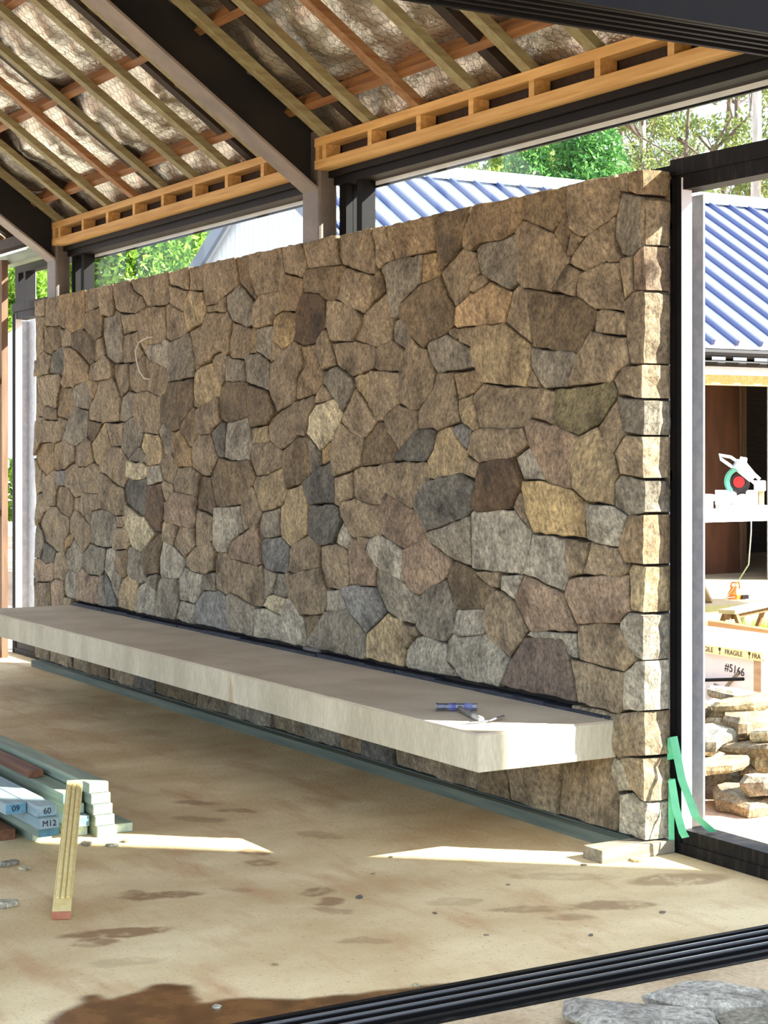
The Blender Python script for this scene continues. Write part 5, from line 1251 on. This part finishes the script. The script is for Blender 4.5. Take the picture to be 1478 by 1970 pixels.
MB().box(HX - .06, HX - .02, YG, YB, 2.52, 2.63).build('fascia', M_BLACK, ho)
gt = MB().tube([(HX + .03, YG, 2.60), (HX + .03, YB, 2.60)], 0.055, 10); gt.build('gutter', M_BLACK, ho)
gu = MB().tube([(HX + .0, YG, 2.50), (HX + .0, YB, 2.50)], 0.035, 8); gu.build('downpipe_run', M_BLACK, ho)
for k in range(24):
    MB().box(HX + .085, HX + .09, 5.0 + k * .3, 5.0 + k * .3 + .19, 2.525, 2.56).build('gutter_bracket', M_TRIMG, ho)
MB().box(WX0 - 4.0, WX0 + .3, YG + .12, YB, GZ, 0.13).build('floor_slab', M_SLAB, ho)
pth = MB().box(WX0 + .3, -7.7, 5.0, 11, GZ, 0.03).build('path', M_SLAB)
tag(pth, 'pale paved strip along the front of the neighbouring house', 'path', kind='structure')
M_PLY = mat('plywood_lining', srgb(112, 72, 48), srgb(88, 56, 38), scale=3, stretch=(1, 2, .5), rough=.8)
MB().box(WX0 - 1.0, WX0 - .96, 8.5, 9.55, 0.13, 2.4).build('ply_panel', M_PLY, ho)
MB().box(WX0 - 1.0, WX0 - .93, 9.57, 9.65, 0.13, 2.4).build('stud', M_STUD, ho)
MB().box(WX0 - 4.0, WX0 - 3.9, YG + .12, YB, 0.13, 2.47).build('back_wall', M_DARKTIMBER, ho)
MB().box(WX0 - 4.0, WX0, YG + .12, YB, 2.40, 2.46).build('ceiling_lining', M_DARKTIMBER, ho)
MB().box(XL2 + .2, XL2 + .3, YG + .12, YB, GZ, 2.6).build('wall', M_CLAD, ho)

# added two-storey block, out of view, put in to shade the slab
wg = thing('added_shade_block', (7, 3, GZ), 'added two storey block out of view that shades the slab floor', 'house')
MB().box(4.06, 10.5, 1.6, 4.42, GZ, 6.4).build('wall', M_CLAD, wg)
MB().prism([(1.3, 6.4), (4.72, 6.4), (3.0, 7.5)], 'x', 3.98, 10.8).build('roof', M_ROOF, wg)

# ------------------------------------------------------------------ work table with mitre saw
OT = Vector((-7.0, 6.84, 0)); RR = Vector((0.511, 0.8596, 0)); WW = Vector((-0.8596, 0.511, 0))
M_TABLE = mat('white_table', srgb(232, 230, 224), srgb(240, 238, 234), scale=3, rough=.6)
ta = thing('work_table', (-7.1, 7.2, GZ), 'white work table carrying the mitre saw in front of the house', 'table')
MB().box(-7.45, -6.78, 5.9, 8.7, 0.905, 1.0).build('table_top', M_TABLE, ta)
for yy in (5.95, 8.45):
    for xa_, xb_ in ((-7.35, -7.5), (-6.9, -6.75)):
        MB().beam((xb_, yy, GZ), (xa_, yy, 0.905), (0, 1, 0), 0.09, 0.035).build('leg', M_CRATE, ta)
def S(a, b, z): return OT + RR * a + WW * b + Vector((0, 0, z))
def sbox(mb, a0, a1, b0, b1, z0, z1):
    return mb.hexa([S(a0, b0, z0), S(a1, b0, z0), S(a1, b1, z0), S(a0, b1, z0), S(a0, b0, z1), S(a1, b0, z1), S(a1, b1, z1), S(a0, b1, z1)])
def sdisc(mb, a, z, r, b0, b1, t0=0, t1=2 * math.pi, n=20, rin=0.0):
    pts = []
    full = abs(t1 - t0 - 2 * math.pi) < 1e-6
    ang = [t0 + (t1 - t0) * k / n for k in range(n if full else n + 1)]
    po = [(a + r * math.cos(q), z + r * math.sin(q)) for q in ang]
    if rin: po += [(a + rin * math.cos(q), z + rin * math.sin(q)) for q in ang[::-1]]
    k = len(po); n0 = len(mb.v)
    mb.v += [tuple(S(p[0], b0, p[1])) for p in po] + [tuple(S(p[0], b1, p[1])) for p in po]
    if rin and not full:
        h_ = k // 2
        for i in range(h_ - 1):
            mb.f.append((n0 + i, n0 + i + 1, n0 + k - 2 - i, n0 + k - 1 - i)); mb.f.append((n0 + k + i + 1, n0 + k + i, n0 + 2 * k - 1 - i, n0 + 2 * k - 2 - i))
    else:
        mb.f.append(tuple(range(n0, n0 + k))[::-1]); mb.f.append(tuple(range(n0 + k, n0 + 2 * k)))
    for i in range(k): mb.f.append((n0 + i, n0 + (i + 1) % k, n0 + k + (i + 1) % k, n0 + k + i))
    return mb
M_SAWG = mat('pale_grey_casting', srgb(206, 212, 214), srgb(180, 188, 192), scale=14, rough=.4, metal=.3)
M_TEAL = mat('teal_plastic', srgb(86, 158, 134), rough=.4); M_RED = mat('red_blade_disc', srgb(176, 18, 22), rough=.4)
M_DARKB = mat('dark_blade', srgb(38, 34, 34), rough=.4, metal=.4)
sw = thing('mitre_saw', (-7.0, 6.84, 1.0), 'grey and teal mitre saw with a red blade centre on the white table', 'saw')
sbox(MB(), -.20, .24, -.12, .16, 1.001, 1.05).build('base', M_SAWG, sw, bevel=.006)
sdisc(MB(), 0.02, 1.055, .1, -.1, -.02).build('turntable', M_SAWG, sw)
sbox(MB(), -.23, -.03, .0, .03, 1.05, 1.19).build('fence', M_TABLE, sw, bevel=.004)
sbox(MB(), .06, .17, .0, .03, 1.05, 1.19).build('fence', M_TABLE, sw, bevel=.004)
sdisc(MB(), 0.0, 1.25, .095, .0, .006, n=28).build('blade', M_DARKB, sw)
sdisc(MB(), -.012, 1.265, .055, -.012, -.002, n=20).build('blade_disc', M_RED, sw)
sdisc(MB(), 0.0, 1.27, .14, -.05, .05, math.radians(85), math.radians(225), 16, .105).build('guard', M_TEAL, sw)
mb = MB(); mb.tube([S(-.05, -.02, 1.44), S(.02, -.02, 1.40), S(.12, -.02, 1.30)], [.05, .065, .05], 8); mb.build('motor_body', M_SAWG, sw, smooth=False)
MB().tube([S(.0, 0, 1.47), S(.06, 0, 1.46)], .035, 8).build('motor_cap', M_TABLE, sw)
MB().tube([S(-.02, -.02, 1.45), S(-.09, -.02, 1.50), S(-.2, -.02, 1.52), S(-.18, -.02, 1.48), S(-.08, -.02, 1.41), S(-.03, -.02, 1.39)], .016, 8).build('handle', M_SAWG, sw, smooth=True)
MB().tube([S(.04, .02, 1.43), S(.19, .02, 1.29)], .016, 8).build('slide_arm', M_TABLE, sw)
MB().tube([S(.03, .03, 1.36), S(.15, .03, 1.25)], .016, 8).build('slide_arm', M_TABLE, sw)
sbox(MB(), .14, .24, -.03, .05, 1.18, 1.28).build('pivot_block', M_TABLE, sw, bevel=.01)
sbox(MB(), .18, .23, .0, .05, 1.05, 1.2).build('pivot_post', M_CRATE, sw)
bx_ = thing('offcut_box', tuple(S(-.36, 0, 1.0)), 'cream box of offcuts beside the mitre saw', 'box')
sbox(MB(), -.47, -.27, -.1, .12, 1.001, 1.09).build('body', mat('cream_card', srgb(214, 206, 184), rough=.8), bx_)
sbox(MB(), -.48, -.26, -.11, .13, 1.0901, 1.15).build('lid', M_TABLE, bx_)
M_CORD = mat('grey_cord', srgb(168, 168, 160), rough=.5)
cd = MB().tube([S(.06, -.14, 1.06), S(.065, -.20, 1.0), S(.06, -.215, .8), S(.04, -.2, .5), S(.02, .1, .35), S(-.01, .6, .12), Vector((-8.12, 7.78, 0.06))], .006, 6).build('power_cord', M_CORD, None, smooth=True)
tag(cd, 'grey power cord hanging from the mitre saw to the orange lead box', 'cord')
M_ORANGE = mat('orange_plastic', srgb(236, 104, 34), srgb(244, 126, 50), scale=8, rough=.4)
rl = thing('lead_box', (-8.18, 7.84, 0.03), 'orange power lead box on the slab under the saw table', 'power box')
oc = Vector((-8.18, 7.84, 0.031))
mb = MB()
for zz, s in ((0, .065), (.05, .072), (.10, .05), (.13, .03)):
    for k in range(8):
        q = 2 * math.pi * k / 8 + .4; mb.v.append(tuple(oc + Vector((math.cos(q) * s, math.sin(q) * s * 1.1, zz))))
for l in range(3):
    for k in range(8): mb.f.append((l * 8 + k, l * 8 + (k + 1) % 8, l * 8 + 8 + (k + 1) % 8, l * 8 + 8 + k))
mb.f.append(tuple(range(8))[::-1]); mb.f.append(tuple(range(24, 32)))
mb.build('housing', M_ORANGE, rl)
MB().tube([oc + Vector((-.02, -.04, .12)), oc + Vector((-.02, -.02, .17)), oc + Vector((.02, .04, .17)), oc + Vector((.02, .05, .11))], .01, 6).build('handle', M_ORANGE, rl)
MB().box(oc.x + .05, oc.x + .08, oc.y + .03, oc.y + .12, .035, .075).build('plug', M_BLACK, rl)
lp = MB().beam((-7.62, 6.72, 0.5), (-8.0, 7.32, 0.03), (0.85, 0.52, 0), 0.09, 0.03).build('prop_board', M_CRATE)
MB_ = None
lp.data.transform(Matrix.Identity(4))
tag(lp, 'pale board leaning down from the work table to the slab', 'board')

# ------------------------------------------------------------------ planting
def leaf_mat(nm_, c1, c2):
    m = bpy.data.materials.new(nm_); m.use_nodes = True
    t = m.node_tree; b = t.nodes['Principled BSDF']; b.inputs['Roughness'].default_value = .55
    at_ = t.nodes.new('ShaderNodeAttribute'); at_.attribute_name = 'tint'
    mx = t.nodes.new('ShaderNodeMix'); mx.data_type = 'RGBA'; mx.inputs[6].default_value = c1; mx.inputs[7].default_value = c2
    t.links.new(at_.outputs['Fac'], mx.inputs[0]); t.links.new(mx.outputs[2], b.inputs['Base Color'])
    tr = t.nodes.new('ShaderNodeBsdfTranslucent'); t.links.new(mx.outputs[2], tr.inputs['Color'])
    ms = t.nodes.new('ShaderNodeMixShader'); ms.inputs[0].default_value = .35
    t.links.new(b.outputs[0], ms.inputs[1]); t.links.new(tr.outputs[0], ms.inputs[2]); t.links.new(ms.outputs[0], t.nodes['Material Output'].inputs['Surface'])
    return m
L_BRIGHT = leaf_mat('bright_leaf', srgb(84, 128, 40), srgb(150, 188, 66))
L_CON = leaf_mat('conifer_leaf', srgb(50, 104, 48), srgb(104, 158, 70))
L_LIME = leaf_mat('lime_leaf', srgb(116, 144, 66), srgb(170, 186, 96))
L_EUC = leaf_mat('gum_leaf', srgb(96, 116, 66), srgb(140, 152, 84))
M_BARK = mat('grey_bark', srgb(120, 108, 98), srgb(84, 74, 66), scale=4, stretch=(3, 3, .6), rough=.9)
M_GUM = mat('pale_gum_bark', srgb(206, 200, 194), srgb(168, 160, 154), scale=3, stretch=(3, 3, .5), rough=.8)
def foliage(name, parent, clusters, n, leaf, m, droop=0.0, seed=1, surface=0.0):
    r = np.random.default_rng(seed)
    wts = np.array([c[1][0] * c[1][1] * c[1][2] for c in clusters]) ** (2 / 3); wts /= wts.sum()
    idx = r.choice(len(clusters), n, p=wts)
    C_ = np.array([c[0] for c in clusters])[idx]; R3 = np.array([c[1] for c in clusters])[idx]
    dv = r.normal(size=(n, 3)); dv /= np.linalg.norm(dv, axis=1)[:, None]
    rad = (surface + (1 - surface) * r.random(n) ** (1 / 3))
    P = C_ + dv * R3 * rad[:, None]
    a = r.normal(size=(n, 3)); a[:, 2] -= droop; a /= np.linalg.norm(a, axis=1)[:, None]
    b = np.cross(a, r.normal(size=(n, 3))); b /= np.linalg.norm(b, axis=1)[:, None]
    s = leaf * (0.6 + 0.8 * r.random(n))[:, None]
    q = np.stack([P - a * s, P + b * s * .38, P + a * s, P - b * s * .38], 1).reshape(-1, 3)
    me = bpy.data.meshes.new(name)
    me.from_pydata(q.tolist(), [], [(4 * i, 4 * i + 1, 4 * i + 2, 4 * i + 3) for i in range(n)])
    t_ = np.repeat(r.random(n), 4).astype(np.float32)
    at_ = me.attributes.new('tint', 'FLOAT', 'POINT'); at_.data.foreach_set('value', t_)
    me.materials.append(m)
    o = bpy.data.objects.new(name, me); COL.objects.link(o); adopt(o, parent)
    return o
def bushy(x, y, ztop, rad, m, label, seed, n=9000, leaf=.07, lumps=16, shape='round'):
    t_ = thing('bushy_tree' if shape == 'round' else 'conifer_tree', (x, y, GZ), label, 'tree')
    r = random.Random(seed); hgt = ztop - GZ
    MB().tube([(x, y, GZ - .05), (x + .03, y, GZ + hgt * .4), (x, y, GZ + hgt * .85)], [rad * .12, rad * .08, rad * .03], 7).build('trunk', M_BARK, t_)
    cl = []
    for k in range(lumps):
        if shape == 'round':
            a = r.uniform(0, 6.28); e = r.uniform(0.1, 1); rr_ = rad * math.sqrt(1 - (e - .45) ** 2 * 1.6) * r.uniform(.5, .8)
            cl.append(((x + math.cos(a) * rr_, y + math.sin(a) * rr_, GZ + hgt * (0.15 + .75 * e)), (rad * .36, rad * .36, rad * .34)))
        else:
            e = (k + .5) / lumps; a = k * 2.4; rr_ = rad * (1 - e) ** .7 * .55
            cl.append(((x + math.cos(a) * rr_, y + math.sin(a) * rr_, GZ + hgt * (.08 + .86 * e)), (rad * (.3 + .45 * (1 - e)), rad * (.3 + .45 * (1 - e)), hgt * .09)))
    foliage('foliage', t_, cl, n, leaf, m, seed=seed, surface=.45)
    return t_
bushy(-18.3, 5.65, 6.2, 1.75, L_BRIGHT, 'bright green bushy tree beside the gabled house', 51, 42000, .062, 40)
bushy(-15.7, 3.0, 4.3, .7, L_BRIGHT, 'small green shrub beyond the far door frame', 52, 7000, .06, 14)
bushy(-19.1, 13.0, 7.1, 1.15, L_CON, 'narrow deep green conifer behind the ribbed roof', 53, 40000, .055, 30, 'cone')
bushy(-18.9, 14.1, 7.75, 1.75, L_CON, 'wide deep green conifer behind the ribbed roof ridge', 54, 70000, .055, 38, 'cone')
bushy(-22.4, 14.2, 8.2, 1.9, L_LIME, 'lime green tree left of the conifers behind the roof', 55, 30000, .075, 28)
bushy(-21.0, 16.6, 7.0, 1.7, L_LIME, 'olive green shrub right of the conifers behind the roof', 56, 24000, .075, 24)

def gum(x, y, h, r0, label, seed, bark, lean=0.0, crowns=9, n=3500):
    t_ = thing('gum_tree', (x, y, GZ), label, 'tree', 'gum trees behind the house')
    r = random.Random(seed)
    pts = []; rs = []
    for k in range(9):
        f = k / 8; pts.append((x + lean * f + math.sin(f * 5 + seed) * .25 * f, y - lean * .4 * f + math.cos(f * 4 + seed) * .2 * f, GZ - .05 + h * f)); rs.append(r0 * (1 - .75 * f))
    MB().tube(pts, rs, 8).build('trunk', bark, t_, smooth=True)
    cl = []
    for k in range(crowns):
        f = r.uniform(.38, .98); i = int(f * 8); p = Vector(pts[i]); a = r.uniform(0, 6.28); l = r.uniform(1.2, 3.6)
        e = p + Vector((math.cos(a) * l, math.sin(a) * l, r.uniform(.6, 2.2)))
        mid_ = p.lerp(e, .5) + Vector((0, 0, -.15))
        MB().tube([p, mid_, e], [rs[i] * .45, rs[i] * .3, .025], 6).build('branch', M_BARK if k % 2 else bark, t_)
        for q in range(3):
            cl.append((tuple(e + Vector((r.uniform(-.7, .7), r.uniform(-.7, .7), r.uniform(-.4, .5)))), (r.uniform(.5, 1.0), r.uniform(.5, 1.0), r.uniform(.3, .6))))
        for q in range(2):
            g = e + Vector((r.uniform(-1, 1), r.uniform(-1, 1), r.uniform(.2, 1.2)))
            MB().tube([mid_, e.lerp(g, .3), g], [.04, .025, .012], 5).build('twig', M_BARK, t_)
    foliage('foliage', t_, cl, int(n * 1.9), .09, L_EUC, droop=.7, seed=seed)
    return t_
GU = [(-32.1, 26.2, 17, .17, 'pale barked gum tree with a straight thick trunk behind the conifers', M_GUM), (-38.0, 30.0, 18, .2, 'tall pale gum tree left of the straight thick trunked one', M_GUM),
      (-30.1, 25.8, 15, .09, 'slender dark trunked gum tree between two pale ones', M_BARK), (-36.6, 32.4, 17, .16, 'leaning branchy gum tree against the clouds', M_BARK),
      (-24.6, 23.2, 18, .17, 'smooth white gum trunk rising behind the roof end', M_GUM), (-27.5, 26.9, 18, .15, 'second smooth white gum trunk beside the roof end', M_GUM),
      (-40, 36.5, 18, .2, 'distant forked gum tree with thin crown', M_BARK), (-44, 31, 17, .2, 'distant spreading gum tree behind the lime tree', M_BARK),
      (-35, 24.5, 14, .14, 'mid height gum tree behind the wide conifer', M_GUM), (-46, 36, 16, .2, 'far gum tree with dense olive crown', M_BARK), (-30, 29.5, 12.5, .12, 'short gum tree with low olive crown by the roof end', M_BARK),
      (-21, 23, 11.5, .1, 'low leafy gum sapling behind the roof end', M_BARK)]
for i, (x, y, h, r0, lb, bk) in enumerate(GU):
    gum(x, y, h, r0, lb, 70 + i, bk, lean=[.4, -.5, .2, 1.6, -.2, .3, 1.2, -1, .5, .4, .3, .2][i], crowns=9 if i < 6 else 12, n=3000 if i < 6 else 4500)
# belt of forest further off closing the horizon
bl = random.Random(3)
for i in range(16):
    x = -78 + i * 6.5 + bl.uniform(-2, 2); y = 62 + bl.uniform(-6, 6) - abs(i - 8) * .6
    t_ = thing('forest_tree', (x, y, GZ), 'distant olive forest tree on the skyline behind the gum trees', 'tree', 'distant forest trees')
    hh_ = bl.uniform(8, 12)
    MB().tube([(x, y, GZ), (x, y, hh_ * .8)], [.2, .06], 6).build('trunk', M_BARK, t_)
    foliage('foliage', t_, [((x + bl.uniform(-2, 2), y + bl.uniform(-2, 2), hh_ * bl.uniform(.3, .95)), (2.0, 2.0, 1.3)) for k in range(9)], 1800, .28, L_EUC, seed=900 + i)

# grass patch
r = np.random.default_rng(4); n = 9000
gp = np.stack([r.uniform(-9, -4.2, n), r.uniform(4.5, 8.6, n), np.full(n, GZ)], 1)
hgt = r.uniform(.05, .16, n); an = r.uniform(0, 6.28, n); lx = r.normal(0, .03, (n, 2))
dx = np.stack([np.cos(an), np.sin(an), np.zeros(n)], 1) * .006
tip = gp + np.stack([lx[:, 0], lx[:, 1], hgt], 1)
q = np.stack([gp - dx, gp + dx, tip], 1).reshape(-1, 3)
me = bpy.data.meshes.new('grass'); me.from_pydata(q.tolist(), [], [(3 * i, 3 * i + 1, 3 * i + 2) for i in range(n)])
at_ = me.attributes.new('tint', 'FLOAT', 'POINT'); at_.data.foreach_set('value', np.repeat(r.random(n), 3).astype(np.float32))
me.materials.append(leaf_mat('grass_blade', srgb(110, 146, 44), srgb(176, 190, 80)))
o = bpy.data.objects.new('grass', me); COL.objects.link(o); tag(o, 'short yellow green grass between the crate and the house', 'grass', kind='stuff')
gt_ = MB().box(-9.1, -4.0, 4.35, 8.8, GZ - .1, GZ + .004).build('lawn', mat('lawn_soil', srgb(120, 146, 52), srgb(166, 172, 78), scale=5, rough=.95, bump=.4))
tag(gt_, 'sunlit strip of yellow green lawn in front of the house', 'ground', kind='structure')

for o in bpy.data.objects:
    if '_base' in o.keys(): del o['_base']
